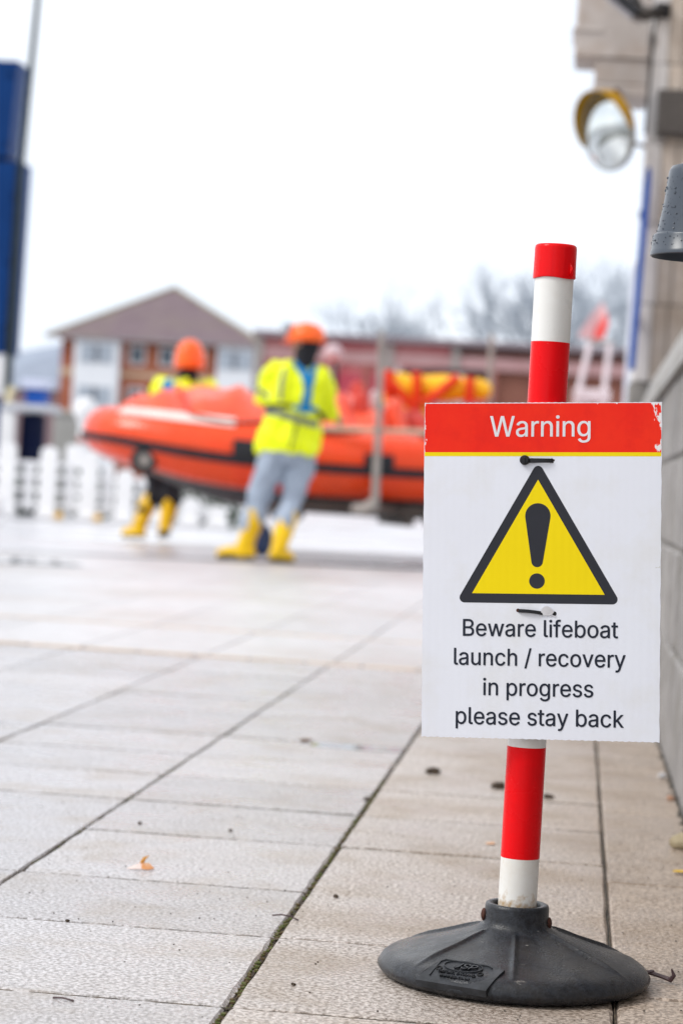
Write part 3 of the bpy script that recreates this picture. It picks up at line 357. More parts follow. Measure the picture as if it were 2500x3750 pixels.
# ------------------------------------------------------------------ materials
SLAB = mat('slab_stone', (.62, .62, .665), (.25, .24, .245), scale=170, detail=4, contrast=.74, rough=.36, spec=.8, rvar=.14, bump=.0020, bscale=140, dirt=(.30, .24, .17), dscale=5, damt=.45, space='WORLD', rand=.11)
SLABDRY = mat('dry_slab_stone', (.57, .50, .445), (.22, .175, .14), scale=160, detail=3, contrast=.80, rough=.41, spec=.65, rvar=.12, bump=.0026, bscale=150, dirt=(.24, .17, .10), dscale=4, damt=.55, space='WORLD', rand=.05)
FARSLAB = mat('far_slab_stone', (.56, .555, .58), (.45, .44, .455), scale=9, contrast=.5, rough=.40, spec=1., rvar=.07, bump=.0012, bscale=120, dirt=(.36, .30, .25), dscale=.8, damt=.5, space='WORLD', rand=.05)
BED = mat('joint_grit', (.14, .13, .12), (.07, .065, .06), scale=60, rough=.35, space='WORLD', bump=.003, bscale=150, dirt=(.05, .075, .02), dscale=9, damt=.8)
APRON = mat('wet_concrete', (.60, .60, .635), (.48, .48, .51), scale=1.1, contrast=.5, rough=.33, spec=1., rvar=.10, bump=.002, bscale=30, dirt=(.40, .38, .37), dscale=.35, damt=.6, space='WORLD')
FARGROUND = mat('far_tarmac', (.30, .30, .31), (.2, .2, .2), scale=.5, rough=.5, space='WORLD')
WATER = mat('water_film', (.16, .17, .18), (.09, .10, .10), scale=6, rough=.05, spec=.6)
OCHRE = mat('ochre_brick', (.58, .47, .38), (.47, .37, .29), scale=40, rough=.45, rand=.12)
MOSS = mat('moss', (.085, .11, .025), (.11, .075, .035), scale=120, rough=.9, space='WORLD', contrast=.9)
WALLST = mat('wall_stone', (.30, .285, .28), (.20, .19, .185), scale=14, contrast=.6, rough=.75, bump=.004, bscale=40, dirt=(.13, .12, .10), dscale=5, damt=.7, rand=.16, space='WORLD')
MORTAR = mat('mortar', (.22, .21, .19), rough=.9, scale=40)
COPING = mat('coping_stone', (.38, .37, .365), (.28, .27, .265), scale=12, rough=.75, dirt=(.14, .125, .09), dscale=7, damt=.55, bump=.003, bscale=60, space='WORLD')
TAN = mat('tan_ashlar', (.68, .62, .565), (.56, .48, .41), scale=5, rough=.75, dirt=(.42, .33, .25), dscale=3, damt=.6, rand=.1, bump=.002, bscale=60, space='WORLD')
PALE = mat('pale_quoin', (.76, .74, .74), (.64, .62, .62), scale=6, rough=.7, rand=.06, space='WORLD')
GREYST = mat('grey_plinth_stone', (.30, .285, .27), (.2, .19, .175), scale=9, rough=.8, bump=.004, bscale=50, space='WORLD')
LINTEL = mat('weathered_lintel', (.55, .51, .49), (.43, .39, .37), scale=6, rough=.75, dirt=(.34, .25, .19), dscale=4, damt=.6, rand=.05, space='WORLD')
RED = mat('red_plastic', (.82, .004, .008), (.76, .003, .006), scale=6, rough=.25, spec=.12, dirt=(.45, .01, .012), dscale=9, damt=.35, rvar=.08)
WHITEP = mat('white_plastic', (.80, .80, .785), (.74, .73, .70), scale=10, rough=.33, dirt=(.60, .53, .42), dscale=16, damt=.28, rvar=.1)
RUBBER = mat('black_rubber', (.024, .027, .034), (.009, .0095, .012), spec=.32, scale=160, contrast=.55, rough=.29, rvar=.09, dirt=(.050, .044, .038), dscale=14, damt=.45, bump=.0006, bscale=420)
RUBDIRT = mat('rubber_plate', (.034, .037, .044), (.016, .018, .021), scale=60, rough=.42, bump=.0003, bscale=500)
RUST = mat('rust', (.09, .030, .018), (.04, .018, .014), scale=300, rough=.8)
BLACKP = mat('black_nylon', (.012, .012, .016), (.008, .008, .01), scale=50, rough=.3)
HOODG = mat('hood_plastic', (.052, .066, .088), (.046, .058, .078), scale=12, rough=.28, spec=.4, dirt=(.08, .09, .10), dscale=8, damt=.3)
DARKIN = mat('dark_inside', (.012, .012, .013), rough=.6)
ORANGE = mat('orange_tube', (.86, .070, .006), (.78, .045, .003), scale=3, rough=.30, spec=.4, dirt=(.60, .05, .01), dscale=3, damt=.5, rvar=.08)
ORANGEC = mat('orange_cover', (.90, .10, .03), (.78, .06, .015), scale=5, rough=.28, spec=.6, bump=.01, bscale=9)
REDGEAR = mat('red_gear', (.62, .06, .035), (.50, .04, .03), scale=5, rough=.4)
DARKG = mat('dark_grey_rubber', (.026, .026, .034), (.018, .018, .022), scale=10, rough=.55, spec=.2)
HULL = mat('hull_grey', (.10, .10, .11), (.05, .05, .055), scale=3, rough=.5, dirt=(.16, .06, .04), dscale=3, damt=.5)
GALV = mat('galvanised', (.36, .33, .31), (.27, .245, .23), scale=8, rough=.55, metal=.2)
CHAS = mat('chassis_paint', (.15, .13, .115), (.10, .09, .08), scale=8, rough=.6)
BEIGE = mat('beige_wood', (.55, .42, .32), (.45, .33, .24), scale=10, rough=.7)
WHITE = mat('white_paint', (.80, .80, .82), (.74, .74, .75), scale=4, rough=.45)
NAVY = mat('navy_paint', (.004, .040, .165), (.003, .030, .125), scale=2, rough=.5, spec=.1)
NAVYD = mat('dark_navy', (.005, .010, .042), (.003, .006, .026), scale=4, rough=.5, spec=.1)
BLUE = mat('blue_plastic', (.015, .085, .38), (.012, .07, .32), scale=5, rough=.5, spec=.15)
HIVIS = mat('hi_vis_fabric', (.84, .92, .004), (.76, .84, .003), scale=9, rough=.55, bump=.012, bscale=11)
REFL = mat('reflective_tape', (.19, .21, .17), (.14, .16, .13), scale=20, rough=.35)
SLING = mat('blue_webbing', (.008, .22, .50), (.006, .17, .42), scale=20, rough=.6)
BLACKF = mat('black_fabric', (.015, .015, .02), rough=.8, scale=20)
GREYTR = mat('grey_trousers', (.36, .42, .52), (.27, .32, .40), scale=6, rough=.6, bump=.015, bscale=8)
YBOOT = mat('yellow_rubber', (.84, .53, .004), (.78, .47, .004), scale=9, rough=.3, dirt=(.5, .30, .01), dscale=6, damt=.5)
SOLE = mat('boot_sole', (.03, .025, .02), rough=.7)
HELM = mat('orange_helmet', (.95, .15, .02), (.90, .12, .015), scale=5, rough=.25)
SKIN = mat('skin', (.52, .30, .22), (.45, .25, .18), scale=14, rough=.5)
LENS = mat('clear_visor', (.30, .34, .38), rough=.1, scale=3)
BRICK = mat('brick', (.38, .12, .065), (.30, .09, .05), scale=1.5, rough=.85, dirt=(.42, .18, .11), dscale=.6, damt=.6)
BRICK2 = mat('hall_brick', (.50, .135, .14), (.38, .085, .095), scale=.8, rough=.8, dirt=(.50, .25, .24), dscale=.4, damt=.7)
BRICK3 = mat('brown_brick', (.33, .14, .10), (.25, .10, .075), scale=1.2, rough=.85)
ROOFT = mat('roof_tile', (.175, .13, .145), (.145, .105, .12), scale=1.2, rough=.8, dirt=(.20, .17, .13), dscale=.35, damt=.5)
SLATE = mat('slate_roof', (.30, .34, .42), (.25, .29, .36), scale=1, rough=.7)
GLASS = mat('window_glass', (.10, .13, .17), (.06, .08, .10), scale=2, rough=.12)
RENDER = mat('white_render', (.76, .78, .82), (.70, .72, .77), scale=1.5, rough=.7)
STONEC = mat('string_course', (.58, .43, .30), rough=.8, scale=3)
HAZEBARK = mat('hazed_bark', (.40, .44, .50), (.30, .34, .39), scale=3, rough=.9)  # distance haze painted in as paler, bluer bark
HEDGE = mat('hedge_leaf', (.045, .075, .035), (.02, .035, .018), scale=6, rough=.7, contrast=.9)
MULL = mat('pale_mullion', (.62, .52, .52), rough=.6, scale=2)

# ------------------------------------------------------------------ the ground
def edge_y(x): return 19.05 + .54 * x

def tone_blend(m, a, b_, lo, hi):
    """blends the slab colour sideways: tan toward the wall, paler in the open"""
    n, l = m.node_tree.nodes, m.node_tree.links
    bs = n['Principled BSDF']; src = bs.inputs['Base Color'].links[0].from_socket
    gp = n.new('ShaderNodeNewGeometry'); sx = n.new('ShaderNodeSeparateXYZ'); l.new(gp.outputs['Position'], sx.inputs[0])
    no = n.new('ShaderNodeTexNoise'); no.inputs['Scale'].default_value = 4; no.inputs['Detail'].default_value = 5; l.new(gp.outputs['Position'], no.inputs['Vector'])
    ad = n.new('ShaderNodeMath'); ad.operation = 'MULTIPLY_ADD'; ad.inputs[1].default_value = .5; l.new(no.outputs['Fac'], ad.inputs[0]); l.new(sx.outputs['X'], ad.inputs[2])
    mr_ = n.new('ShaderNodeMapRange'); mr_.inputs['From Min'].default_value = lo + .25; mr_.inputs['From Max'].default_value = hi + .25; l.new(ad.outputs[0], mr_.inputs['Value'])
    x = n.new('ShaderNodeMix'); x.data_type = 'RGBA'; x.blend_type = 'MULTIPLY'; x.inputs[0].default_value = 1
    t = n.new('ShaderNodeMix'); t.data_type = 'RGBA'; l.new(mr_.outputs[0], t.inputs[0]); t.inputs[6].default_value = (*a, 1); t.inputs[7].default_value = (*b_, 1)
    l.new(src, x.inputs[6]); l.new(t.outputs[2], x.inputs[7]); l.new(x.outputs[2], bs.inputs['Base Color'])
tone_blend(SLAB, (1, 1, 1), (.92, .87, .80), -.95, -.30)
tone_blend(SLABDRY, (1.12, 1.18, 1.26), (.86, .79, .71), -.40, .10)
g = B().add([(-600, -100, -.06), (600, -100, -.06), (600, 900, -.06), (-600, 900, -.06)], [(0, 1, 2, 3)]).build('ground', FARGROUND)
tag(g, 'distant grey tarmac ground beyond the yard', None, None, 'structure')

bedroot = B().add([(-9, .2, -.014), (.30, .2, -.014), (.30, edge_y(.30), -.014), (-9, edge_y(-9), -.014)], [(0, 1, 2, 3)]).build('paving', BED)
tag(bedroot, 'wet stone slab paving with mossy dark joints', None, None, 'structure')

def slab(x0, x1, y0, y1, dz=0., far=False, dry=False, ya=None, yb=None, n=3):
    """one paving slab with a worn, chamfered and slightly uneven rim"""
    ya = ya if ya is not None else y1; yb = yb if yb is not None else y1
    gl = .0036 if abs(x0 + .369) < .002 else .0018; gr = .0036 if abs(x1 + .369) < .002 else .0018
    if x1 > .2 or abs(x1 - .078) < .002 and not far: gr = .003
    gy = .0030 if not far else .004
    gy *= random.choice((.55, .8, 1.15, 1.3)) if not far else 1
    cx, cy = (x0 + x1) / 2, (y0 + y1) / 2
    c = [(x0 + gl, y0 + gy), (x1 - gr, y0 + gy), (x1 - gr, yb - gy), (x0 + gl, ya - gy)]
    def ring(ins, z, j):
        out = []
        for e in range(4):
            a, b2 = c[e], c[(e + 1) % 4]
            for i in range(n):
                t = i / n
                x, y = a[0] + (b2[0] - a[0]) * t, a[1] + (b2[1] - a[1]) * t
                x += (ins if x < cx else -ins) if (e in (1, 3) or i == 0) else 0
                y += (ins if y < cy else -ins) if (e in (0, 2) or i == 0) else 0
                if j and (i or True):
                    x += random.uniform(-j, j); y += random.uniform(-j, j)
                out.append((x, y, z + tx * (x - cx) + ty * (y - cy)))
        return out
    tx, ty = random.uniform(-.003, .003), random.uniform(-.003, .003)
    if far: tx = ty = 0
    j = .0017
    rs = [ring(0, -.02, 0), ring(0, dz - .0035, j * .6), ring(.0035, dz, j)]
    b = B(); nn = len(rs[0])
    b.rings(rs, cap=False)
    b.add(rs[2], [tuple(range(nn))])
    o = b.build('paving_slab', FARSLAB if far else (SLABDRY if dry else SLAB), bedroot)
    return o

XS = [.078 - .4405 * i for i in range(9)]
XS[1], XS[2] = -.369, -.806
ROWS = [1.1, 1.53, 1.94, 2.352, 2.764, 3.208, 3.582, 4.055, 4.462, 4.856, 5.245, 5.672, 6.24, 6.65, 7.06, 7.47, 7.79, 8.10]
for ci in range(7):
    xr, xl = XS[ci], XS[ci + 1]
    rows = list(ROWS)
    if ci == 0: rows.remove(3.582); rows.remove(5.245)
    if ci == 2: rows.remove(4.055)
    rows[-1] = 8.10 - .0 * ci
    for a, b_ in zip(rows[:-1], rows[1:]):
        yn = b_
        if ci == 1 and abs(b_ - 5.672) < .001: yn = 5.655
        slab(xl, xr, a + (.0 if ci != 1 or abs(a - 5.672) > .001 else .010), yn - 0, dz=random.uniform(-.0009, .0009), n=9 if b_ < 4.6 and ci < 3 else 4, dry=ci == 0)
# kerb strip of longer stones beside the wall
ky = 1.2
while ky < 12:
    L = random.choice((.86, .9, .92))
    slab(.078, .2385, ky, ky + L, dz=-.001, n=4, dry=True); ky += L
# ochre brick course, slabs between, second course, then the far slabs up to the kerb
def course(y0, slope):
    b = []
    x = .07
    while x > -5.2:
        yc = y0 + slope * (-x)
        q = B().box(x - .186, x, yc - .032, yc + .032, -.013, .001, .004)
        b.append(q.build('ochre_brick', OCHRE, bedroot)); x -= .193
course(8.165, .022)
course(9.60, .012)
for ci in range(12):
    xl, xr = .078 - .4405 * (ci + 1), .078 - .4405 * ci
    f = lambda x: 8.205 + .022 * -x
    g2 = lambda x: 9.56 + .012 * -x
    slab(xl, xr, f(xr), g2(xr), far=True, ya=g2(xl), yb=g2(xr))
    y = 9.645 + .012 * -xr
    while True:
        e = edge_y(xr) - .03; el = edge_y(xl) - .03
        nx = y + 1.32
        if nx > el - .4:
            slab(xl, xr, y, e, far=True, ya=el, yb=e); break
        slab(xl, xr, y, nx, far=True); y = nx

# dark beads painting both the joint dirt and the shadow in the gaps
jf = B(); rd = random.Random(31)
def bead(pts, w0, z=-.0006):
    vs_, fs_ = [], []
    for i, (x, y, nx, ny) in enumerate(pts):
        a, b_ = w0 * rd.uniform(.55, 1.15), w0 * rd.uniform(.55, 1.15)
        zz = z - (rd.uniform(0, .0014) if rd.random() < .5 else 0)
        vs_ += [(x - nx * a, y - ny * a, zz - .0012), (x, y, zz + .0004), (x + nx * b_, y + ny * b_, zz - .0012)]
        if i: o = 3 * i; fs_ += [(o - 3, o - 2, o + 1, o), (o - 2, o - 1, o + 2, o + 1)]
    jf.add(vs_, fs_)
for ci in range(6):
    for ry in ROWS[2:]:
        if (ci == 0 and ry in (3.582, 5.245)) or (ci == 2 and ry == 4.055): continue
        w0 = rd.choice((.0035, .0045, .006))
        n_ = 60
        bead([(XS[ci + 1] + (XS[ci] - XS[ci + 1]) * k / n_, ry, 0, 1) for k in range(n_ + 1)], w0)
for ci in range(7):
    bead([(XS[ci] + (0 if ci != 1 else -.001), 1.2 + k * .012, 1, 0) for k in range(420)], .0013 if ci != 1 else .0034, -.0012 if ci != 1 else -.004)
jf = jf.build('joint_dirt_shade', mat('joint_dirt_shade', (.10, .075, .05), (.035, .028, .02), scale=70, rough=.7, contrast=.8, space='WORLD'), bedroot); jf['kind'] = 'stuff'

# apron beyond the kerb
ap = B()
P0, P1 = (-14, edge_y(-14)), (6, edge_y(6))
N = 40
vsx = []
for j in range(2):
    for i in range(N + 1):
        x = P0[0] + (P1[0] - P0[0]) * i / N
        vsx.append((x, edge_y(x) + .015 if j == 0 else 62, .002 + .02 * max(0, min(1, (x + 4.2) / 3)) if j == 0 else .022))
ap.add(vsx, [(i, i + 1, N + 2 + i, N + 1 + i) for i in range(N)])
ap = ap.build('concrete_apron', APRON); tag(ap, 'pale wet concrete apron beyond the paving', None, None, 'structure')
kb = B(); K0 = (-1.9, edge_y(-1.9))
kb.add([(K0[0], K0[1] - .03, -.02), (P1[0], P1[1] - .03, -.02), (P1[0], P1[1] - .03, .018), (K0[0], K0[1] - .03, .018), (K0[0], K0[1] + .014, .018), (P1[0], P1[1] + .014, .018)],
       [(0, 1, 2, 3), (3, 2, 5, 4)])
kb = kb.build('apron_kerb', DARKG); tag(kb, 'thin dark kerb edging the concrete apron', None, None, 'structure')

def blob_sheet(name, cx, cy, rx, ry, z, m, seed, n=28):
    rd = random.Random(seed); ph = [rd.uniform(0, 6.28) for _ in range(4)]
    pts = []
    for i in range(n):
        a = 2 * pi * i / n
        r = 1 + .14 * sin(2 * a + ph[0]) + .10 * sin(3 * a + ph[1]) + .06 * sin(5 * a + ph[2])
        pts.append((cx + rx * r * cos(a), cy + ry * r * sin(a), z))
    o = B().add(pts, [tuple(range(n))]).build(name, m)
    return o
p = blob_sheet('puddle', -3.75, 15.2, .55, .62, .005, WATER, 3); tag(p, 'shallow rain puddle on the paving at far left', None, None, 'structure')
pts = [(-.590, 5.585, .0012), (-.50, 5.56, .0012), (-.42, 5.555, .0012), (-.374, 5.575, .0012), (-.374, 5.653, .0012), (-.585, 5.653, .0012)]
p = B().add(pts, [tuple(range(6))]).build('water_film', WATER); tag(p, 'thin film of rainwater along a sunken slab joint', None, None, 'structure')

# moss and grit in the joints
rd = random.Random(5)
mb = B()
def clump(x, y, r, z=-.003):
    mb.ball((x, y, z), (r, r * rd.uniform(.8, 1.6), r * .7), 6)
for y in [2.3 + i * .006 for i in range(460)]:
    dens = .5 + .5 * sin(y * 5.1) * sin(y * 13.)
    if rd.random() < .35 + .55 * dens: clump(-.369 + rd.uniform(-.0055, .003), y, rd.uniform(.0018, .0042))
for y in [3.6 + i * .012 for i in range(300)]:
    if rd.random() < .45: clump(-.806 + rd.uniform(-.004, .004), y, rd.uniform(.002, .0045))
for ry in (2.764, 3.208, 4.462):
    for i in range(150):
        x = -.8 + i * .0058
        if rd.random() < .30: clump(x, ry + rd.uniform(-.002, .002), rd.uniform(.0012, .003))
for i in range(60):
    clump(-.59 + i * .0036, 5.664 + rd.uniform(-.004, .004), rd.uniform(.002, .005))
mo = mb.build('moss', MOSS, smooth=True); tag(mo, 'green and brown moss growing along the slab joints', 'moss', None, 'stuff')

# ------------------------------------------------------------------ low stone wall beside the paving
w = root('stone_wall', (.24, 6, 0), 'low grey stone block wall with sloped coping beside the paving', 'wall')
B().box(.252, .60, 1.0, 11.93, -.02, .985).build('wall_core', MORTAR, w)
zs = [(-.01, .252), (.258, .495), (.501, .728), (.734, .948)]
for ri, (z0, z1) in enumerate(zs):
    y = 1.6 - (.0 if ri % 2 else .27)
    while y < 11.85:
        L = .50 + random.uniform(-.07, .07)
        y2 = min(y + L, 11.93)
        d = random.uniform(-.004, .004)
        B().box(.2425 + d, .40, y, y2 - .006, z0, z1, .008).build('stone_block', WALLST, w)
        y = y2
y = 1.6
while y < 11.8:
    y2 = min(y + .9, 11.93)
    c = B()
    prof = [(.226, .955), (.226, .992), (.243, 1.005), (.315, 1.20), (.60, 1.20), (.60, .955)]
    c.rings([[(x, yy, z) for x, z in prof] for yy in (y, y2 - .005)])
    c.build('coping_stone', COPING, w)
    y = y2

# unseen building added past the right edge of the picture to shade this side
sb = root('shade_building', (1.4, 5, 0), 'unseen tall stone building added outside the right edge to shade the wall side', 'building')
B().box(.62, 3.5, -6, 11.9, -.05, 5.2).build('wall', TAN, sb)
B().box(.58, 3.5, -6.05, 11.95, 5.21, 5.4, .02).build('parapet', LINTEL, sb)

# ------------------------------------------------------------------ stone gateway pier with lintel
pr = root('gateway_pier', (.75, 12.4, 0), 'tall tan stone gateway pier carrying a stepped weathered lintel', 'pier')
B().box(.232, 1.39, 12.02, 12.38, 0, 3.9).build('pier_core', MORTAR, pr)
z = 1.203
hs = [.385, .395, .40, .39, .40, .395, .38]
for i, h in enumerate(hs):
    wq = .093 if i % 2 else .083
    B().box(.218, .218 + wq, 12.0, 12.4, z, z + h - .005, .006).build('quoin_stone', PALE, pr)
    x = .218 + wq + .004
    k = 0
    while x < 1.38:
        x2 = min(1.4, x + (.075 if k == 0 else .42))
        B().box(x, x2 - .005, 12.003 + .004 * (k % 2), 12.4, z, z + h - .005, .005).build('ashlar_block', TAN, pr); x = x2; k += 1
    z += h
for i, (z0, z1) in enumerate(((0, .39), (.395, .79), (.795, 1.195))):
    x = .206
    while x < 1.4:
        x2 = min(1.41, x + .4 + .1 * (i % 2)); B().box(x, x2 - .005, 11.97, 12.41, z0, z1, .008).build('plinth_stone', GREYST, pr); x = x2
B().box(-.156, .213, 12.02, 12.42, 2.79, 3.9, .01).build('upper_lintel', LINTEL, pr)
B().box(-.052, .213, 12.035, 12.40, 2.665, 2.787, .006).build('lower_lintel', LINTEL, pr)
B().box(-.058, .2135, 12.03, 12.41, 2.60, 2.662, .008).build('lintel_moulding', LINTEL, pr)
B().box(-.17, -.02, 12.01, 12.43, 2.915, 2.935, .004).build('drip_moulding', LINTEL, pr)

# things fixed to the pier
fb = root('blue_notice_board', (.222, 12, 1.25), 'narrow blue board edge mounted upright on the pale corner of the pier', 'board')
b = B(); rs = []
for (z, hw, xo) in [(1.252, .013, 0), (1.30, .0145, 0), (2.16, .0145, .022), (2.205, .012, .024), (2.222, .006, .0245)]:
    rs.append([(.213 + xo - hw, 11.74, z), (.213 + xo + hw, 11.74, z), (.213 + xo + hw, 11.96, z), (.213 + xo - hw, 11.96, z)])
b.rings(rs).build('panel', BLUE, fb)
for z in (1.5, 2.0): B().box(.205, .222, 11.965, 12.0, z, z + .04).build('bracket', GALV, fb)

bx = root('junction_box', (.34, 12, 2.51), 'dark grey rectangular box fixed on the tan pier face', 'utility box')
GBOX = mat('box_grey', (.10, .09, .085), (.08, .072, .068), scale=9, rough=.55)
B().box(.262, .46, 11.90, 11.999, 2.402, 2.628, .008).build('housing', GBOX, bx)
B().box(.272, .45, 11.893, 11.899, 2.415, 2.615, .003).build('lid', GBOX, bx)

cd = root('cable_conduit', (.217, 11.98, 2.6), 'thin dark cable running down the pier corner under the floodlight', 'cable')
B().tube([(.238, 11.985, 2.99), (.226, 11.985, 2.9), (.222, 11.985, 2.75), (.2165, 11.985, 2.55), (.214, 11.985, 2.42)], .007, 8).build('conduit', BLACKP, cd, smooth=True)
B().box(.215, .237, 11.975, 11.998, 2.86, 2.90, .004).build('clip', BLACKP, cd)

fl = root('floodlight', (.26, 12, 3.02), 'black floodlight on a bracket at the top of the pier', 'floodlight')
M1 = Matrix.Translation((.055, 11.72, 3.00)) @ Matrix.Rotation(radians(-25), 4, 'Z') @ Matrix.Rotation(radians(38), 4, 'Y')
B().box(-.145, .145, -.075, .075, .0, .05, .01).xf(M1).build('lamp_body', BLACKP, fl)
B().box(-.125, .125, -.06, .06, -.024, -.001, .006).xf(M1).build('lens_frame', mat('lens_grey', (.32, .31, .34), rough=.3), fl)
B().tube([(.11, 11.74, 3.03), (.15, 11.80, 2.985), (.205, 11.9, 2.99), (.26, 11.97, 3.02)], .030, 10).build('arm', BLACKP, fl, smooth=True)
B().box(.225, .30, 11.955, 11.999, 2.985, 3.06, .008).build('mounting_plate', BLACKP, fl)

mr = root('convex_mirror', (.03, 11.85, 2.41), 'round convex traffic mirror with yellow hood hanging beside the pier', 'mirror')
nrm = Vector((-.80, -.57, -.20)).normalized()
R1 = nrm.to_track_quat('Z', 'Y').to_matrix().to_4x4()
MM = Matrix.Translation((.026, 11.80, 2.395)) @ R1 @ Matrix.Scale(1.07, 4)
MIR = mat('mirror_face', (.66, .70, .71), (.58, .63, .65), scale=3, rough=.035, metal=1)
prof = [(.001, .058)] + [(.172 * t, .058 * (1 - t * t)) for t in (.15, .3, .45, .6, .75, .9, 1)]
B().lathe(prof, n=48, cap=False).xf(MM).build('mirror_face', MIR, mr, smooth=True)
B().lathe([(.170, -.004), (.170, .004), (.180, .004), (.182, -.01), (.176, -.03), (.12, -.055), (.02, -.065)], n=40).xf(MM).build('rim', mat('mirror_back', (.30, .31, .31), rough=.5), mr, smooth=True)
inv = MM.inverted().to_3x3(); upl = inv @ Vector((-.25, 0, 1)); aup = atan2(upl.y, upl.x)
VIS = mat('yellow_hood', (.40, .22, .004), (.32, .17, .004), scale=10, rough=.4)
rs = []
for i in range(31):
    a = aup + radians(-100 + 200 * i / 30)
    dd = .065 * (sin(pi * i / 30) ** .6) + .004
    rs.append([(r * cos(a), r * sin(a), zz) for r, zz in ((.183, -.012), (.186, dd), (.189, dd), (.187, -.012))])
B().rings(rs).xf(MM).build('hood', VIS, mr, smooth=True)
B().tube([(.06, 11.86, 2.37), (.13, 11.9, 2.362), (.217, 11.99, 2.357)], .010, 10).build('bracket_arm', GALV, mr, smooth=True)
B().tube([(.055, 11.87, 2.55), (.062, 11.97, 2.60), (.062, 12.03, 2.63)], .015, 8).build('hanger', RUST, mr, smooth=True)
B().ball((.062, 12.0, 2.605), (.028, .02, .03), 10).build('hanger_joint', RUST, mr, smooth=True)

# ------------------------------------------------------------------ grey hood at the right edge
hd = root('lamp_hood', (.127, 3.0, .91), 'dark grey plastic conical hood beaded with raindrops at the right edge', 'hood')
hx, hy = .127, 3.0
prof = [(.0005, 1.027), (.030, 1.0265), (.0385, 1.024), (.0415, 1.018), (.0425, 1.008), (.0455, .98), (.0515, .945), (.0523, .941), (.0555, .9395), (.0567, .937), (.0578, .920), (.0586, .919), (.0588, .914), (.0575, .913),
        (.0555, .916), (.053, .935), (.048, .95), (.040, 1.005), (.0005, 1.01)]
B().lathe([(r, z) for r, z in prof], (hx, hy, 0), 64, cap=False).build('hood_shell', HOODG, hd, smooth=True, angle=50)
B().lathe([(.0005, .940), (.0525, .940), (.0525, .938), (.0005, .938)], (hx, hy, 0), 48, cap=False).build('shade_disc', DARKIN, hd)  # dark disc painting the shade inside the open hood
B().tube([(hx, hy, 1.02), (hx, hy, 1.09), (.16, hy, 1.12), (.2235, hy, 1.12)], .011, 12).build('bracket_arm', BLACKP, hd, smooth=True)
B().box(.221, .2255, hy - .03, hy + .03, .96, 1.16).build('bracket_plate', BLACKP, hd)
DROP = mat('raindrop', (.09, .11, .14), rough=.05, spec=.9)
DROP.node_tree.nodes['Principled BSDF'].inputs['Transmission Weight'].default_value = .2
DROP.node_tree.nodes['Principled BSDF'].inputs['IOR'].default_value = 1.33
db = B(); rd = random.Random(11)
def hr(z):
    pts = [(.0415, 1.018), (.0425, 1.008), (.0455, .98), (.0515, .945), (.0567, .937), (.0578, .920)]
    for (r0, z0), (r1, z1) in zip(pts, pts[1:]):
        if z1 <= z <= z0: return r1 + (r0 - r1) * (z - z1) / (z0 - z1)
    return .05
for i in range(230):
    z = rd.uniform(.923, 1.012); a = rd.uniform(pi * .9, pi * 1.75)
    s = rd.choice((.0004, .0005, .0006, .0008, .0013)); r = hr(z)
    db.ball((hx + r * cos(a), hy + r * sin(a), z), (s * rd.uniform(.8, 1.6), s, s * rd.uniform(.8, 1.5)), 8)
db = db.build('raindrop', DROP, hd, smooth=True); db['kind'] = 'stuff'

# ------------------------------------------------------------------ warning post: base, pole, sign
PX, PY = -.048, 3.052
wp = root('warning_post', (PX, PY, 0), 'red and white striped plastic post on a round black rubber base carrying the warning sign', 'sign post')
# rubber base with radial ridges
na = 540; prof = [(.146, 0.), (.160, .0015), (.1675, .0055), (.1708, .010), (.1715, .014), (.1665, .0225), (.158, .0285), (.15, .0315), (.13, .0375), (.11, .0437), (.09, .050), (.07, .057), (.055, .0625), (.0475, .066), (.0425, .0705), (.0405, .077), (.0402, .092), (.0392, .0955), (.0372, .0965), (.031, .0958), (.0295, .094), (.029, .06)]
ridge = [radians(a) for a in (-138, -89, -30, 30, 91, 150)]
rs = []
for r, z in prof:
    ring = []
    for j in range(na):
        a = 2 * pi * j / na
        hgt = 0
        if .05 < r < .157:
            for q in ridge:
                d = abs((a - q + pi) % (2 * pi) - pi) * r
                hgt = max(hgt, .0044 * math.exp(-(d / .0032) ** 2))
            hgt *= min(1, (.157 - r) / .02) * (.5 + .5 * min(1, (r - .045) / .02))
        n_ = .0002 * sin(a * 17 + r * 90) * (1 if .045 < r < .17 else 0)
        ring.append((r * cos(a), r * sin(a), z + hgt + n_))
    rs.append(ring)
base = B().rings(rs, cap=False).xf(Matrix.Translation((PX, PY, 0))).build('base', RUBBER, wp, smooth=True, angle=70)
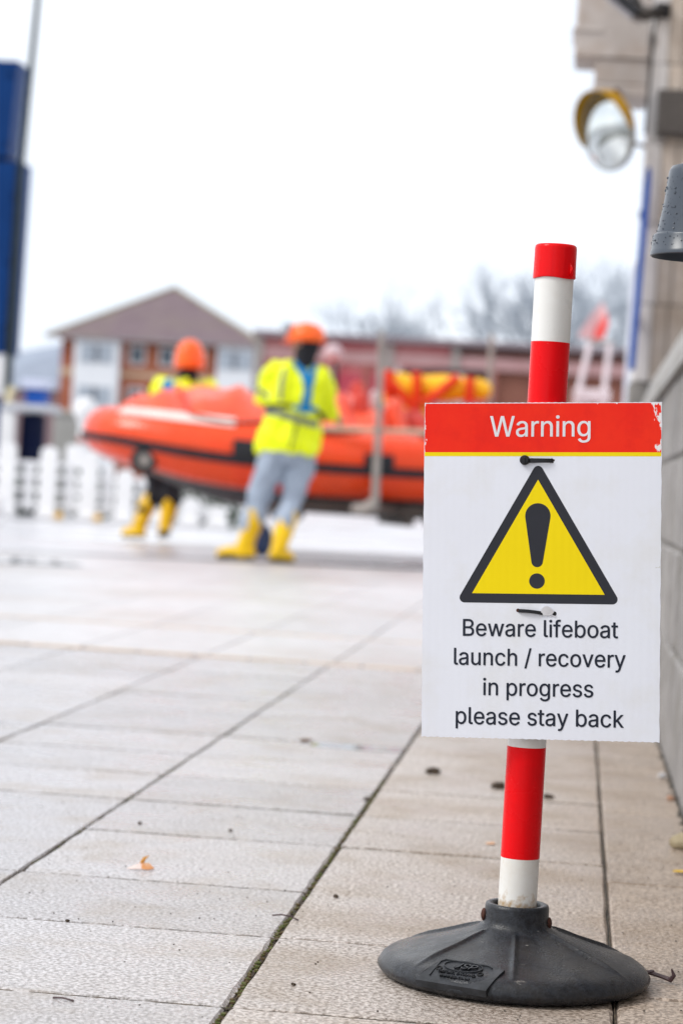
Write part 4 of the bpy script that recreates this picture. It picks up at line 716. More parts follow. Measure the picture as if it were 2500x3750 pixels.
# raised maker's plate on the slope of the base
r0 = .12; er = Vector((-.382, -.924, 0)); et = Vector((.924, -.382, 0)); up = Vector((.382, .924, .33)).normalized(); nn = et.cross(up)
PC = Vector((PX, PY, 0)) + er * r0 + Vector((0, 0, .0655 - .326 * (r0 - .04) + .0022))
def onplate(x, y, h):
    drop = .0055 * (max(0, -.020 - y) / .0375) ** 2
    return PC + et * x + up * y + nn * (h - drop) - Vector((PX, PY, 0))
pl = B(); out = [(-.0525, -.0575), (.0405, -.0575), (.0455, -.0125), (.028, -.006), (-.038, -.007), (-.050, -.045)]
out = [tuple(Vector(out[i]).lerp(Vector(out[(i + 1) % 6]), k / 5)) for i in range(6) for k in range(5)]
pl.rings([[onplate(x, y, h) for x, y in out] for h in (-.0085, .0003, .0)][:2])
plate = pl.build('maker_plate', RUBDIRT, base, local=True)
def ribbon(pts, wd, h, closed=False):
    b = B(); n_ = len(pts); rr = []
    for i in range(n_):
        a = Vector(pts[(i - 1) % n_] if closed else pts[max(0, i - 1)]); c = Vector(pts[(i + 1) % n_] if closed else pts[min(n_ - 1, i + 1)])
        t = (c - a).normalized(); nr = Vector((-t.y, t.x)); p_ = Vector(pts[i])
        rr.append([onplate(*(p_ - nr * wd), -.0005), onplate(*(p_ - nr * wd * .6), h), onplate(*(p_ + nr * wd * .6), h), onplate(*(p_ + nr * wd), -.0005)])
    if closed: rr.append(rr[0])
    return b.rings(rr, cap=not closed)
ribbon([(-.0385, -.047), (-.0375, -.016), (-.033, -.0105), (.024, -.0105), (.030, -.014)], .0007, .0018).build('plate_border', RUBDIRT, base, local=True, smooth=True)
ribbon([(-.0055 + .0250 * cos(q * pi / 20) + .0, -.0205 + .0120 * sin(q * pi / 20)) for q in range(40)], .0006, .0017, True).build('oval_border', RUBDIRT, base, local=True, smooth=True)
text_obj('JSP', 'emblem_lettering', RUBBER, base, .0120, .029, (-.003, -.0268), .0022, onplate, shear=.25)
text_obj('OXFORD, ENGLAND', 'plate_lettering', RUBBER, base, .0045, .050, (-.0065, -.0395), .0022, onplate)
text_obj('www.jsp.co.uk', 'plate_lettering', RUBBER, base, .0042, .040, (-.0065, -.0466), .0022, onplate)
for q in ((-.033, -.031), (.0215, -.0305)):
    ribbon([(q[0] + .0032 * cos(k * pi / 8), q[1] + .0034 * sin(k * pi / 8)) for k in range(16)], .0009, .0013, True).build('rivet_boss', DARKIN, base, local=True)
for sx in (-1, 1):
    b = B(); b.ball((PX + sx * .0405, PY - .004, .078 + (.002 if sx < 0 else -.004)), (.0045, .0085, .0085), 12); b.build('bolt', RUST, wp, smooth=True)
# pole in its painted bands, slightly proud sleeves at each join
pole = None
bands = [(.05, .1545, WHITEP), (.1545, .2945, RED), (.2945, .42, WHITEP), (.42, .56, RED), (.56, .66, WHITEP), (.66, .8035, RED), (.8035, .8935, WHITEP)]
for i, (z0, z1, m) in enumerate(bands):
    rr = .0243 if m is WHITEP else .0245
    b = B().lathe([(rr - .0004, z0), (rr, z0 + .0004), (rr, z1 - .0004), (rr - .0004, z1)], (PX, PY, 0), 56, cap=True)
    b.build('pole_band', m, wp, smooth=True, angle=40)
# cap with moulded flutes and a torn flap
cp = B(); rs = []
for r, z in [(.0251, .8835), (.0266, .8838), (.0268, .8855), (.0264, .8875), (.0264, .921), (.0259, .9245), (.0240, .9262), (.0005, .9264)]:
    ring = []
    for j in range(96):
        a = 2 * pi * j / 96
        d = .0005 * max(0, sin(a * 10)) ** 3 if .8875 <= z <= .915 and r > .02 else 0
        ring.append((PX + (r + d) * cos(a), PY + (r + d) * sin(a), z + (.0009 * sin(a * 3 + 1) if z < .885 else 0)))
    rs.append(ring)
cap = cp.rings(rs, cap=True).build('cap', RED, wp, smooth=True, angle=50)
b = B(); a = radians(-40)
cxx, cyy = PX + .0265 * cos(a), PY + .0265 * sin(a)
b.add([(cxx - .002, cyy, .888), (cxx + .003, cyy - .0015, .8855), (cxx + .0022, cyy - .0035, .896), (cxx - .0015, cyy - .001, .9035), (cxx - .0005, cyy - .004, .8895)], [(0, 1, 4), (1, 2, 4), (2, 3, 4), (3, 0, 4)])
b.build('torn_flap', RED, cap)

# ---- the sign board (own rotated frame: x right, z up, front towards -y)
SW, SH, ST = .297, .42, .0042
def signmat():
    m = mat('sign_white', (.77, .795, .87), (.75, .77, .845), scale=8, rough=.34, dirt=(.70, .70, .70), dscale=12, damt=.5, rvar=.06)
    return m
def flute(m, amt=.00004):
    """faint vertical flutes of the corrugated sheet: a bump across local x"""
    n, l = m.node_tree.nodes, m.node_tree.links
    t = n.new('ShaderNodeTexCoord'); w_ = n.new('ShaderNodeTexWave'); w_.wave_type = 'BANDS'; w_.bands_direction = 'X'
    w_.inputs['Scale'].default_value = 32.; w_.inputs['Distortion'].default_value = .35; w_.inputs['Detail'].default_value = 2
    bu = n.new('ShaderNodeBump'); bu.inputs['Distance'].default_value = amt
    l.new(t.outputs['Object'], w_.inputs['Vector']); l.new(w_.outputs['Fac'], bu.inputs['Height']); l.new(bu.outputs[0], n['Principled BSDF'].inputs['Normal'])
    return m
def wear(m, tone, p0=.60, p1=.63, edge=True, s=60):
    """scuffs where the print has rubbed off, denser toward the board's corners"""
    n, l = m.node_tree.nodes, m.node_tree.links
    bs = n['Principled BSDF']; src = bs.inputs['Base Color'].links[0].from_socket
    t = n.new('ShaderNodeTexCoord'); no = n.new('ShaderNodeTexNoise'); no.inputs['Scale'].default_value = s; no.inputs['Detail'].default_value = 9; no.inputs['Roughness'].default_value = .68
    mp = n.new('ShaderNodeMapping'); mp.inputs['Scale'].default_value = (1, 1, .45) if edge else (.5, 1, 2.2)
    l.new(t.outputs['Object'], mp.inputs[0]); l.new(mp.outputs[0], no.inputs['Vector'])
    fac = no.outputs['Fac']
    if edge:
        sx = n.new('ShaderNodeSeparateXYZ'); l.new(t.outputs['Object'], sx.inputs[0])
        ab = n.new('ShaderNodeMath'); ab.operation = 'ABSOLUTE'; l.new(sx.outputs['X'], ab.inputs[0])
        mr_ = n.new('ShaderNodeMapRange'); mr_.inputs['From Min'].default_value = .136; mr_.inputs['From Max'].default_value = .1487; mr_.inputs['To Min'].default_value = 0; mr_.inputs['To Max'].default_value = .235
        l.new(ab.outputs[0], mr_.inputs['Value'])
        mz = n.new('ShaderNodeMapRange'); mz.inputs['From Min'].default_value = .204; mz.inputs['From Max'].default_value = .2102; mz.inputs['To Min'].default_value = 0; mz.inputs['To Max'].default_value = .12
        l.new(sx.outputs['Z'], mz.inputs['Value'])
        ad = n.new('ShaderNodeMath'); ad.operation = 'ADD'; l.new(mr_.outputs[0], ad.inputs[0]); l.new(mz.outputs[0], ad.inputs[1])
        a2 = n.new('ShaderNodeMath'); a2.operation = 'ADD'; l.new(ad.outputs[0], a2.inputs[0]); l.new(fac, a2.inputs[1]); fac = a2.outputs[0]
    r = n.new('ShaderNodeValToRGB'); r.color_ramp.elements[0].position = p0; r.color_ramp.elements[1].position = p1
    l.new(fac, r.inputs[0])
    x = n.new('ShaderNodeMix'); x.data_type = 'RGBA'; l.new(r.outputs[0], x.inputs[0]); l.new(src, x.inputs[6]); x.inputs[7].default_value = (*tone, 1)
    l.new(x.outputs[2], bs.inputs['Base Color'])
    return m
wear(RED, (.78, .70, .70), .70, .705, False, 70)
def foot_dirt(m):
    n, l = m.node_tree.nodes, m.node_tree.links
    bs = n['Principled BSDF']; src = bs.inputs['Base Color'].links[0].from_socket
    t = n.new('ShaderNodeTexCoord'); sx = n.new('ShaderNodeSeparateXYZ'); l.new(t.outputs['Object'], sx.inputs[0])
    no = n.new('ShaderNodeTexNoise'); no.inputs['Scale'].default_value = 90; no.inputs['Detail'].default_value = 8; l.new(t.outputs['Object'], no.inputs['Vector'])
    mr_ = n.new('ShaderNodeMapRange'); mr_.inputs['From Min'].default_value = .118; mr_.inputs['From Max'].default_value = .088; mr_.inputs['To Min'].default_value = 0; mr_.inputs['To Max'].default_value = .42
    l.new(sx.outputs['Z'], mr_.inputs['Value'])
    ad = n.new('ShaderNodeMath'); ad.operation = 'ADD'; l.new(mr_.outputs[0], ad.inputs[0]); l.new(no.outputs['Fac'], ad.inputs[1])
    r = n.new('ShaderNodeMapRange'); r.inputs['From Min'].default_value = .66; r.inputs['From Max'].default_value = .92; l.new(ad.outputs[0], r.inputs['Value'])
    x = n.new('ShaderNodeMix'); x.data_type = 'RGBA'; l.new(r.outputs[0], x.inputs[0]); l.new(src, x.inputs[6]); x.inputs[7].default_value = (.42, .27, .12, 1)
    l.new(x.outputs[2], bs.inputs['Base Color'])
WHITEP_FOOT = mat('white_plastic_foot', (.80, .80, .785), (.74, .73, .70), scale=10, rough=.33, dirt=(.60, .53, .42), dscale=16, damt=.35, rvar=.1)
foot_dirt(WHITEP_FOOT)
for o_ in wp.children:
    if o_.name.startswith('pole_band') and o_.data.materials[0] is WHITEP and min(v.co.z for v in o_.data.vertices) < .06: o_.data.materials[0] = WHITEP_FOOT
wear(RUBBER, (.20, .19, .175), .655, .70, False, 75)
SIGNW = flute(signmat())
wear(SIGNW, (.55, .54, .50), .70, .715, False, 22)
SIGNR = flute(wear(mat('print_red', (.86, .026, .006), (.82, .016, .005), scale=16, rough=.36, spec=.18, dirt=(.70, .012, .006), dscale=22, damt=.6), (.80, .79, .80), .70, .715))
SIGNY = flute(mat('print_yellow', (.88, .68, .002), (.85, .65, .002), scale=9, rough=.36, spec=.15), .00006)
SIGNK = wear(mat('print_black', (.030, .031, .040), (.024, .025, .032), scale=9, rough=.36, spec=.2), (.20, .20, .21), .735, .74, False, 40)
LETW = mat('print_letter_white', (.80, .80, .84), rough=.35)

sign = bpy.data.objects.new('sign_board', None); COL.objects.link(sign)
sr = Matrix.Rotation(radians(-6.6565), 3, 'Z') @ Matrix.Rotation(radians(-1.4608), 3, 'X') @ Matrix.Rotation(radians(-3.0585), 3, 'Y')
bd = B(); outl = []
nx_ = 72
for i in range(nx_ + 1): outl.append((-SW / 2 + SW * i / nx_, -SH / 2 + (.0007 * (i % 2)) + .0002 * sin(i * 1.7)))
nz_ = 30
for i in range(1, nz_): outl.append((SW / 2 + .0004 * sin(i * 2.3), -SH / 2 + SH * i / nz_))
for i in range(nx_ + 1): outl.append((SW / 2 - SW * i / nx_, SH / 2 - (.0004 * (i % 2))))
for i in range(1, nz_): outl.append((-SW / 2 + .0004 * sin(i * 3.1), SH / 2 - SH * i / nz_))
bd.rings([[(x, yy, z) for x, z in outl] for yy in (0, ST)])
bpy.data.objects.remove(sign)
sign = bd.build('sign_board', SIGNW, wp, local=True)
sign.location = Vector((-.04297, 3.01985 + .0, .5174)) - Vector((PX, PY, 0))
sign.rotation_mode = 'QUATERNION'; sign.rotation_quaternion = sr.to_quaternion()
def U(u): return (u - .5) * SW
def V(v): return (.5 - v) * SH
def sheet(pts, name, m, lay=1, fn=None):
    return B().add([(x, -.00012 * lay, z) for x, z in pts], [tuple(range(len(pts)))]).build(name, m, sign, local=True)
sheet([(-SW / 2 + .0005, V(.1486)), (SW / 2 - .0005, V(.1486)), (SW / 2 - .0005, SH / 2 - .0012), (-SW / 2 + .0005, SH / 2 - .0012)], 'red_header', SIGNR)
sheet([(-SW / 2 + .0005, V(.1603)), (SW / 2 - .0005, V(.1603)), (SW / 2 - .0005, V(.1486)), (-SW / 2 + .0005, V(.1486))], 'yellow_stripe', SIGNY)
def rounded(tri, r, n_=8):
    out = []
    for i in range(3):
        p0, p1, p2 = Vector(tri[i - 1]), Vector(tri[i]), Vector(tri[(i + 1) % 3])
        a_, b_ = (p0 - p1).normalized(), (p2 - p1).normalized()
        half = a_.angle(b_) / 2; c = p1 + (a_ + b_).normalized() * r / sin(half)
        s_, e_ = p1 + a_ * r / math.tan(half), p1 + b_ * r / math.tan(half)
        a0 = atan2((s_ - c).y, (s_ - c).x); a1 = atan2((e_ - c).y, (e_ - c).x)
        d = (a1 - a0 + pi) % (2 * pi) - pi
        out += [(c.x + r * cos(a0 + d * k / n_), c.y + r * sin(a0 + d * k / n_)) for k in range(n_ + 1)]
    return out
def off_tri(t, d):
    c = []
    for i in range(3):
        p0, p1, p2 = Vector(t[i - 1]), Vector(t[i]), Vector(t[(i + 1) % 3])
        a_, b_ = (p0 - p1).normalized(), (p2 - p1).normalized(); half = a_.angle(b_) / 2
        c.append(tuple(p1 - (a_ + b_).normalized() * d / sin(half)))
    return c
inner = [(U(.4857), V(.2298)), (U(.2107), V(.5690)), (U(.7690), V(.5690))]
outer = off_tri(inner, .0118)
sheet(rounded(outer, .0063), 'triangle_border', SIGNK, 1)
sheet(inner, 'triangle_field', SIGNY, 2)
ex = []
cxm, czt, rt, czb, rb = U(.4862), V(.3375), .0159, V(.4725), .0072
for k in range(17): ex.append((cxm + rt * cos(radians(-8 + 196 * k / 16)), czt + rt * sin(radians(-8 + 196 * k / 16))))
for k in range(11): ex.append((cxm - .0004 + rb * cos(radians(188 + 164 * k / 10)), czb + rb * sin(radians(188 + 164 * k / 10))))
sheet(ex, 'exclamation_mark', SIGNK, 3)
sheet([(cxm - .0004 + .0098 * cos(2 * pi * k / 28), V(.5306) + .0096 * sin(2 * pi * k / 28)) for k in range(28)], 'exclamation_dot', SIGNK, 3)
BOLD = ((0, 0), (8, 0), (-8, 0), (0, 5), (0, -5))
def onsign(x, y, h): return Vector((x, -.00036 - h, y))
SLATEL = mat('print_letter_slate', (.020, .025, .040), rough=.4, spec=.15)
text_obj('Warning', 'lettering', LETW, sign, .0257, .1285, (U(.495), V(.1018)), 0, onsign, bold=((0, 0), (6, 0), (-6, 0)))
for s_, v_, w_, u_ in (('Beware lifeboat', .696, .1962, .4967), ('launch / recovery', .7825, .2166, .495), ('in progress', .8714, .1400, .4927), ('please stay back', .9583, .2117, .4967)):
    text_obj(s_, 'lettering', SLATEL, sign, .0208, w_, (u_ and U(u_), V(v_)), 0, onsign, bold=BOLD)
# cable ties through slots, and the torn flap by the lower one
def local_tube(pts, r, name, m, squash=None):
    return B().tube(pts, r, 10, squash=squash).build(name, m, wp if False else sign, smooth=True, local=True)
tx, tz = U(.4295), V(.172)
b = B().lathe([(.0002, .0062), (.0048, .0060), (.0060, .0048), (.0063, 0)], n=28); b.xf(Matrix.Translation((tx, 0, tz)) @ Matrix.Rotation(radians(90), 4, 'X')); b.build('tie_head', BLACKP, sign, smooth=True, local=True)
B().box(tx - .0006, tx + .0012, -.0078, -.0055, tz - .0035, tz + .0035, .0003).build('tie_pawl', BLACKP, sign, local=True)
b = B(); rr = []
for i in range(13):
    t = i / 12; x = tx + .004 + .0315 * t; yy = -.0016 - .0018 * sin(pi * min(1, t * 1.05)); 
    if i == 12: yy = .001
    hh = .0030 - (.0004 * t)
    rr.append([(x, yy, tz - .0006 - hh), (x, yy - .0012, tz - .0006 - hh + .0004), (x, yy - .0012, tz - .0006 + hh - .0004), (x, yy, tz - .0006 + hh)])
b.rings(rr).build('cable_tie', BLACKP, sign, local=True)
HOLE = mat('tie_slot', (.07, .05, .04), rough=.9)
sheet([(tx + .0335 + .0036 * cos(k) * (1 + .25 * sin(3 * k)), tz - .0008 + .0030 * sin(k) * (1 + .2 * sin(5 * k))) for k in [i * 2 * pi / 16 for i in range(16)]], 'tie_slot', HOLE, 1)
b = B(); rr = []; tx2, tz2 = U(.408), V(.6185)
for i in range(13):
    t = i / 12; x = tx2 + .033 * t * .92; yy = -.0014 - .0016 * sin(pi * t); zc = tz2 - .0004 - .0028 * t * t
    rr.append([(x, yy + .0012, zc - .0022), (x, yy - .0006, zc - .0021), (x, yy - .0006, zc + .0021), (x, yy + .0012, zc + .0022)])
b.rings(rr).build('cable_tie', BLACKP, sign, local=True)
sheet([(tx2 - .0005 + .0024 * cos(k), tz2 + .0024 * sin(k)) for k in [i * 2 * pi / 12 for i in range(12)]], 'tie_slot', RUST, 1)
sheet([(tx2 + .0452 + .0026 * cos(k), tz2 - .0035 + .0028 * sin(k)) for k in [i * 2 * pi / 12 for i in range(12)]], 'tie_slot', DARKIN, 1)
fp = B(); pts = [(.028, -.0048), (.034, -.0058), (.041, -.0052), (.0445, -.002), (.042, .0022), (.0395, .0048), (.0355, .0060), (.0325, .0050), (.029, .0015)]
fp.rings([[(tx2 + x, -.0006 - .0022 * max(0, z + .004) / .01, tz2 + z) for x, z in pts], [(tx2 + x, -.0014 - .0034 * max(0, z + .004) / .01, tz2 + z) for x, z in pts]])
fp.build('torn_flap', LETW, sign, local=True)
fp = B(); 
for i in range(12):
    x = tx2 + .026 + .0018 * i
    fp.ball((x, -.0004, tz2 - .0062 + .0006 * sin(i * 2.2)), (.0013, .0009, .0010), 6)
fp.build('frayed_edge', LETW, sign, local=True)

# ------------------------------------------------------------------ litter on the paving
LEAFM = mat('orange_leaf', (.62, .27, .10), (.70, .45, .30), scale=60, rough=.5, contrast=.8)
BROWN = mat('brown_leaf', (.22, .11, .05), (.12, .06, .03), scale=60, rough=.6)
def leaf(name, x, y, s, rz, m, label, curl=.5, cat='leaf', group=None):
    b = B(); n_ = 9; L = []
    for i in range(n_):
        t = i / (n_ - 1); wd = s * .34 * sin(pi * (t ** .8)) + s * .01
        zz = .001 + curl * s * (t - .4) ** 2
        L.append([(s * (t - .5), -wd, zz + curl * wd * .8), (s * (t - .5), 0, zz), (s * (t - .5), wd, zz + curl * wd * .9)])
    b.rings([[p_ for p_ in q] + [(p_[0], p_[1], p_[2] + .0006) for p_ in q[::-1]] for q in L])
    b.xf(Matrix.Translation((x, y, 0)) @ Matrix.Rotation(rz, 4, 'Z'))
    o = b.build(name, m, origin=(x, y, 0), smooth=True); return tag(o, label, cat, group)
lf = root('curled_leaf', (-.641, 3.682, 0), 'curled orange autumn leaf lying on the pale slabs at lower left', 'leaf')
def leafpart(pts, name, m):
    b = B(); q = [Vector(p_) for p_ in pts]
    b.add([tuple(p_) for p_ in q], [(0, i, i + 1) for i in range(1, len(q) - 1)]); b.add([tuple(p_ + Vector((0, 0, .0005))) for p_ in q], [(0, i, i + 1) for i in range(1, len(q) - 1)])
    return b.build(name, m, lf)
X0, Y0 = -.641, 3.682
leafpart([(X0 + .002, Y0, .009), (X0 - .018, Y0 - .012, .001), (X0 - .010, Y0 - .016, .001), (X0 + .006, Y0 - .014, .0015)], 'pale_lobe', mat('pale_leaf', (.74, .60, .56), rough=.35))
leafpart([(X0 + .002, Y0, .009), (X0 + .006, Y0 - .014, .0015), (X0 + .016, Y0 - .012, .001), (X0 + .024, Y0 - .003, .002), (X0 + .014, Y0 + .004, .009)], 'orange_lobe', LEAFM)
leafpart([(X0 - .001, Y0 - .002, .006), (X0 + .006, Y0 + .001, .008), (X0 + .009, Y0 + .003, .015), (X0 + .014, Y0 + .004, .021), (X0 + .004, Y0 + .002, .017)], 'upright_lobe', mat('ochre_leaf', (.70, .33, .07), rough=.5))
leaf('leaf', -.605, 5.655, .034, .4, BROWN, 'brown leaf caught at the end of the sunken wet joint')
leaf('leaf', -.118, 4.208, .024, 1.2, LEAFM, 'small orange fleck of leaf left of the pole on dry paving', .2)
leaf('leaf', .203, 4.035, .030, .2, mat('yellow_leaf', (.66, .42, .05), rough=.45), 'yellow leaf near the wall below the round pebble', .3)
leaf('leaf', .226, 4.35, .028, 2.2, BROWN, 'dull brown leaf scrap behind the pebble against the wall', .2)
CLOD = mat('clod', (.085, .06, .04), (.035, .026, .02), scale=90, rough=.85, contrast=.9, bump=.002, bscale=200)
def lump(name, x, y, r, label, m, cat, hz=.6, seed=1, grp=None):
    rd2 = random.Random(seed); b = B(); b.ball((0, 0, 0), (r, r * .75, r * hz), 14)
    b.v = [tuple(Vector(v) * (1 + .22 * sin(v[0] / r * 4 + seed) * sin(v[1] / r * 5 + seed * 2) + rd2.uniform(-.05, .05))) for v in b.v]
    b.v = [(x + v[0], y + v[1], max(0.0005, v[2] + r * hz * .55)) for v in b.v]
    return tag(b.build(name, m, origin=(x, y, 0), smooth=True), label, cat, grp)
lump('mud_clod', -.279, 5.19, .0175, 'largest dark mud clod on the paving left of the pole', CLOD, 'mud', .55, 1)
lump('mud_clod', -.132, 5.01, .014, 'dark mud clod peeping out from behind the left side of the pole', CLOD, 'mud', .7, 2)
lump('mud_clod', -.028, 4.91, .010, 'dark mud clod peeping out from behind the right side of the pole', CLOD, 'mud', .6, 4)
lump('mud_clod', -.376, 4.682, .007, 'small mud crumb sitting in the mossy long joint', CLOD, 'mud', .6, 5)
for x, y, r, s_, lb in ((-.323, 3.552, .0042, 6, 'small black pebble alone on the slab left of the pole'), (-.726, 4.149, .004, 7, 'tiny dark pebble on the slab behind the orange leaf'), (-.652, 3.206, .003, 8, 'tiny brown pebble on the joint at lower left'), (-.565, 4.14, .0035, 9, 'tiny grey pebble right of the orange leaf'), (-.31, 2.91, .003, 10, 'tiny dark pebble right of the long joint near the front')):
    lump('pebble', x, y, r, lb, CLOD, 'pebble', .8, s_)
PEB = mat('tan_pebble', (.42, .36, .24), (.33, .27, .17), scale=30, rough=.6)
lump('pebble', .216, 4.33, .021, 'round tan pebble at the foot of the wall at the right edge', PEB, 'pebble', .8, 11)
lump('pebble', .222, 5.02, .0085, 'small reddish brown pebble at the wall foot behind the tan one', mat('red_pebble', (.40, .22, .14), rough=.6), 'pebble', .8, 12)
lump('pebble', .218, 5.42, .009, 'pale grey pebble farthest along the foot of the wall', mat('pale_pebble', (.6, .6, .62), rough=.5), 'pebble', .8, 13)
gb = B(); rd = random.Random(3)
for i in range(260):
    y = rd.uniform(4.0, 8.5); r = rd.uniform(.0015, .005)
    gb.ball((.238 - abs(rd.gauss(0, .006)), y, r * .5), (r, r, r * .8), 6)
tag(gb.build('grit', mat('grit', (.22, .20, .18), (.08, .07, .06), scale=90, rough=.8, contrast=1), smooth=True), 'dark grit and dirt gathered along the foot of the wall', 'grit', None, 'stuff')
gb = B()
for i in range(420):
    x = rd.uniform(-1.2, .2); y = rd.uniform(2.3, 5.0); r = rd.uniform(.0006, .0016)
    gb.ball((x, y, r * .4), (r, r, r * .8), 6)
tag(gb.build('grit', mat('dark_grit', (.07, .06, .05), rough=.8), smooth=True), 'fine dark specks of grit scattered over the near slabs', 'grit', None, 'stuff')
TWIG = mat('twig_bark', (.085, .05, .055), (.05, .03, .03), scale=80, rough=.35)
tw = root('twig', (.135, 3.11, 0), 'purplish brown twig poking out from under the right side of the rubber base', 'twig')
B().tube([(.105, 3.118, .010), (.125, 3.112, .010), (.142, 3.104, .007), (.152, 3.098, .005)], [.0026, .0030, .0028, .0034], 8).build('stem', TWIG, tw, smooth=True)
B().tube([(.150, 3.099, .005), (.1545, 3.094, .012), (.151, 3.096, .020)], [.0036, .0028, .001], 8).build('broken_end', TWIG, tw, smooth=True)
B().ball((.127, 3.111, .0115), (.004, .0035, .003), 8).build('knot', TWIG, tw, smooth=True)
for pts, lb in (([(-.392, 3.352, .0035), (-.378, 3.348, .006), (-.366, 3.345, .005), (-.354, 3.342, .001)], 'short thin twig lying across the long mossy joint'), ([(-.568, 2.736, .001), (-.556, 2.73, .003), (-.542, 2.728, .001)], 'tiny twig on the slab at the lower left edge')):
    tag(B().tube(pts, .0011, 6).build('twig', TWIG, origin=pts[0], smooth=True), lb, 'twig')

# ------------------------------------------------------------------ the inflatable lifeboat
BO = Vector((-4.03, 19.35, 0)); AX = Vector((cos(radians(18)), sin(radians(18)), 0)); NR = Vector((AX.y, -AX.x, 0))
def W(s, lat, z): return BO + AX * s + NR * lat + Vector((0, 0, z))
def catmull(P_, k=6):
    out = []
    for i in range(len(P_) - 1):
        p0, p1, p2, p3 = P_[max(0, i - 1)], P_[i], P_[i + 1], P_[min(len(P_) - 1, i + 2)]
        for j in range(k):
            t = j / k
            out.append(tuple(.5 * ((2 * b) + (c - a) * t + (2 * a - 5 * b + 4 * c - d) * t * t + (-a + 3 * b - 3 * c + d) * t ** 3) for a, b, c, d in zip(p0, p1, p2, p3)))
    return out + [tuple(P_[-1])]
near = [(4.55, .72, .80, .03), (4.45, .72, .80, .16), (4.2, .73, .79, .245), (3.4, .74, .78, .255), (2.6, .74, .775, .262), (1.9, .73, .78, .272), (1.3, .68, .80, .278), (.85, .57, .835, .265), (.52, .42, .88, .240), (.30, .24, .915, .215), (.20, .0, .935, .200)]
side = catmull(near, 6)
full = side + [(s, -l, z, r) for s, l, z, r in side[::-1][1:]]
bt = root('inflatable_lifeboat', tuple(W(2, 0, .35)), 'bright orange inflatable lifeboat with a black rubbing strip, raised on its carriage', 'lifeboat')
path = [W(s, l, z) for s, l, z, r in full]; rad = [r for *_, r in full]
def tube_frames():
    fr = []
    for i, p_ in enumerate(path):
        t = (path[min(i + 1, len(path) - 1)] - path[max(i - 1, 0)]).normalized()
        o = t.cross(Vector((0, 0, 1))).normalized()      # outward
        fr.append((p_, t, o if True else o, o.cross(t).normalized()))
    return fr
FR = tube_frames()
mid = W(2.2, 0, .8)
def outv(i):
    p_, t, o, u = FR[i]
    return o if (p_ + o - mid).length > (p_ - o - mid).length else -o
rs = []
for i in range(len(path)):
    o = outv(i); rs.append([path[i] + (o * cos(2 * pi * j / 28) + Vector((0, 0, 1)) * sin(2 * pi * j / 28)) * rad[i] for j in range(28)])
B().rings(rs).build('sponson', ORANGE, bt, smooth=True)
def wrap(i0, i1, a0, a1, h, name, m, na_=6):
    """strip lying proud on the tube between two angles (degrees above the outward horizontal)"""
    rr = []
    for i in range(i0, i1 + 1):
        o = outv(i); up_ = Vector((0, 0, 1)); ring = []
        for k in range(na_ + 1):
            a = radians(a0 + (a1 - a0) * k / na_); ring.append(path[i] + (o * cos(a) + up_ * sin(a)) * (rad[i] + h))
        for k in range(na_, -1, -1):
            a = radians(a0 + (a1 - a0) * k / na_); ring.append(path[i] + (o * cos(a) + up_ * sin(a)) * (rad[i] - .01))
        rr.append(ring)
    return B().rings(rr).build(name, m, bt, smooth=True, angle=50)
L = len(path) - 1; bow = L // 2
wrap(4, L - 4, -17, -2, .022, 'rubbing_strip', DARKG)
wrap(4, bow - 3, -17, -15, .012, 'seam_tape', mat('seam', (.55, .06, .02), rough=.5))
def idx(s):
    return min(range(bow + 1), key=lambda i: abs(full[i][0] - s))
wrap(idx(1.35), idx(1.35) + 1 if False else idx(1.12), -4, 22, .024, 'step_pad', DARKG)
wrap(idx(2.35), idx(2.12), -4, 18, .024, 'step_pad', DARKG)
wrap(idx(1.62), idx(1.52), 20, 34, .010, 'side_patch', mat('dark_blue_patch', (.05, .07, .13), rough=.5))
wrap(idx(1.15), idx(.34), 48, 84, .006, 'tube_highlight', mat('pale_highlight', (.80, .66, .62), rough=.3))  # pale strip painting the highlight along the tube top
wrap(idx(.88), idx(.84), 22, 34, .006, 'side_mark', mat('red_mark', (.5, .04, .03), rough=.5))
wrap(idx(.74), idx(.70), 22, 34, .006, 'side_mark', mat('red_mark', (.5, .04, .03), rough=.5))
for s in (1.05, 1.75, 2.9):       # lifelines along the tube top
    i0, i1 = idx(s + .33), idx(s - .25)
    pts = []
    for k in range(11):
        i = i0 + (i1 - i0) * k / 10; ii = int(i); f_ = i - ii; a = radians(72 - 16 * sin(pi * k / 10))
        p_ = path[ii].lerp(path[min(ii + 1, L)], f_); o = outv(ii); pts.append(p_ + (o * cos(a) + Vector((0, 0, 1)) * sin(a)) * (rad[ii] + .012))
    B().tube(pts, .012, 6).build('lifeline', DARKG, bt, smooth=True)
# hull
rs = []
for s, hb, kz, cz, tz_ in ((.32, .10, .74, .80, .95), (.55, .25, .62, .70, .93), (.85, .38, .50, .60, .90), (1.2, .47, .41, .55, .88), (1.6, .50, .365, .53, .86), (2.4, .52, .355, .52, .85), (4.35, .52, .355, .52, .85)):
    rs.append([W(s, 0, kz), W(s, hb * .5, (kz + cz) / 2 - .01), W(s, hb, cz), W(s, hb, tz_), W(s, -hb, tz_), W(s, -hb, cz), W(s, -hb * .5, (kz + cz) / 2 - .01)])
B().rings(rs).build('hull', HULL, bt)
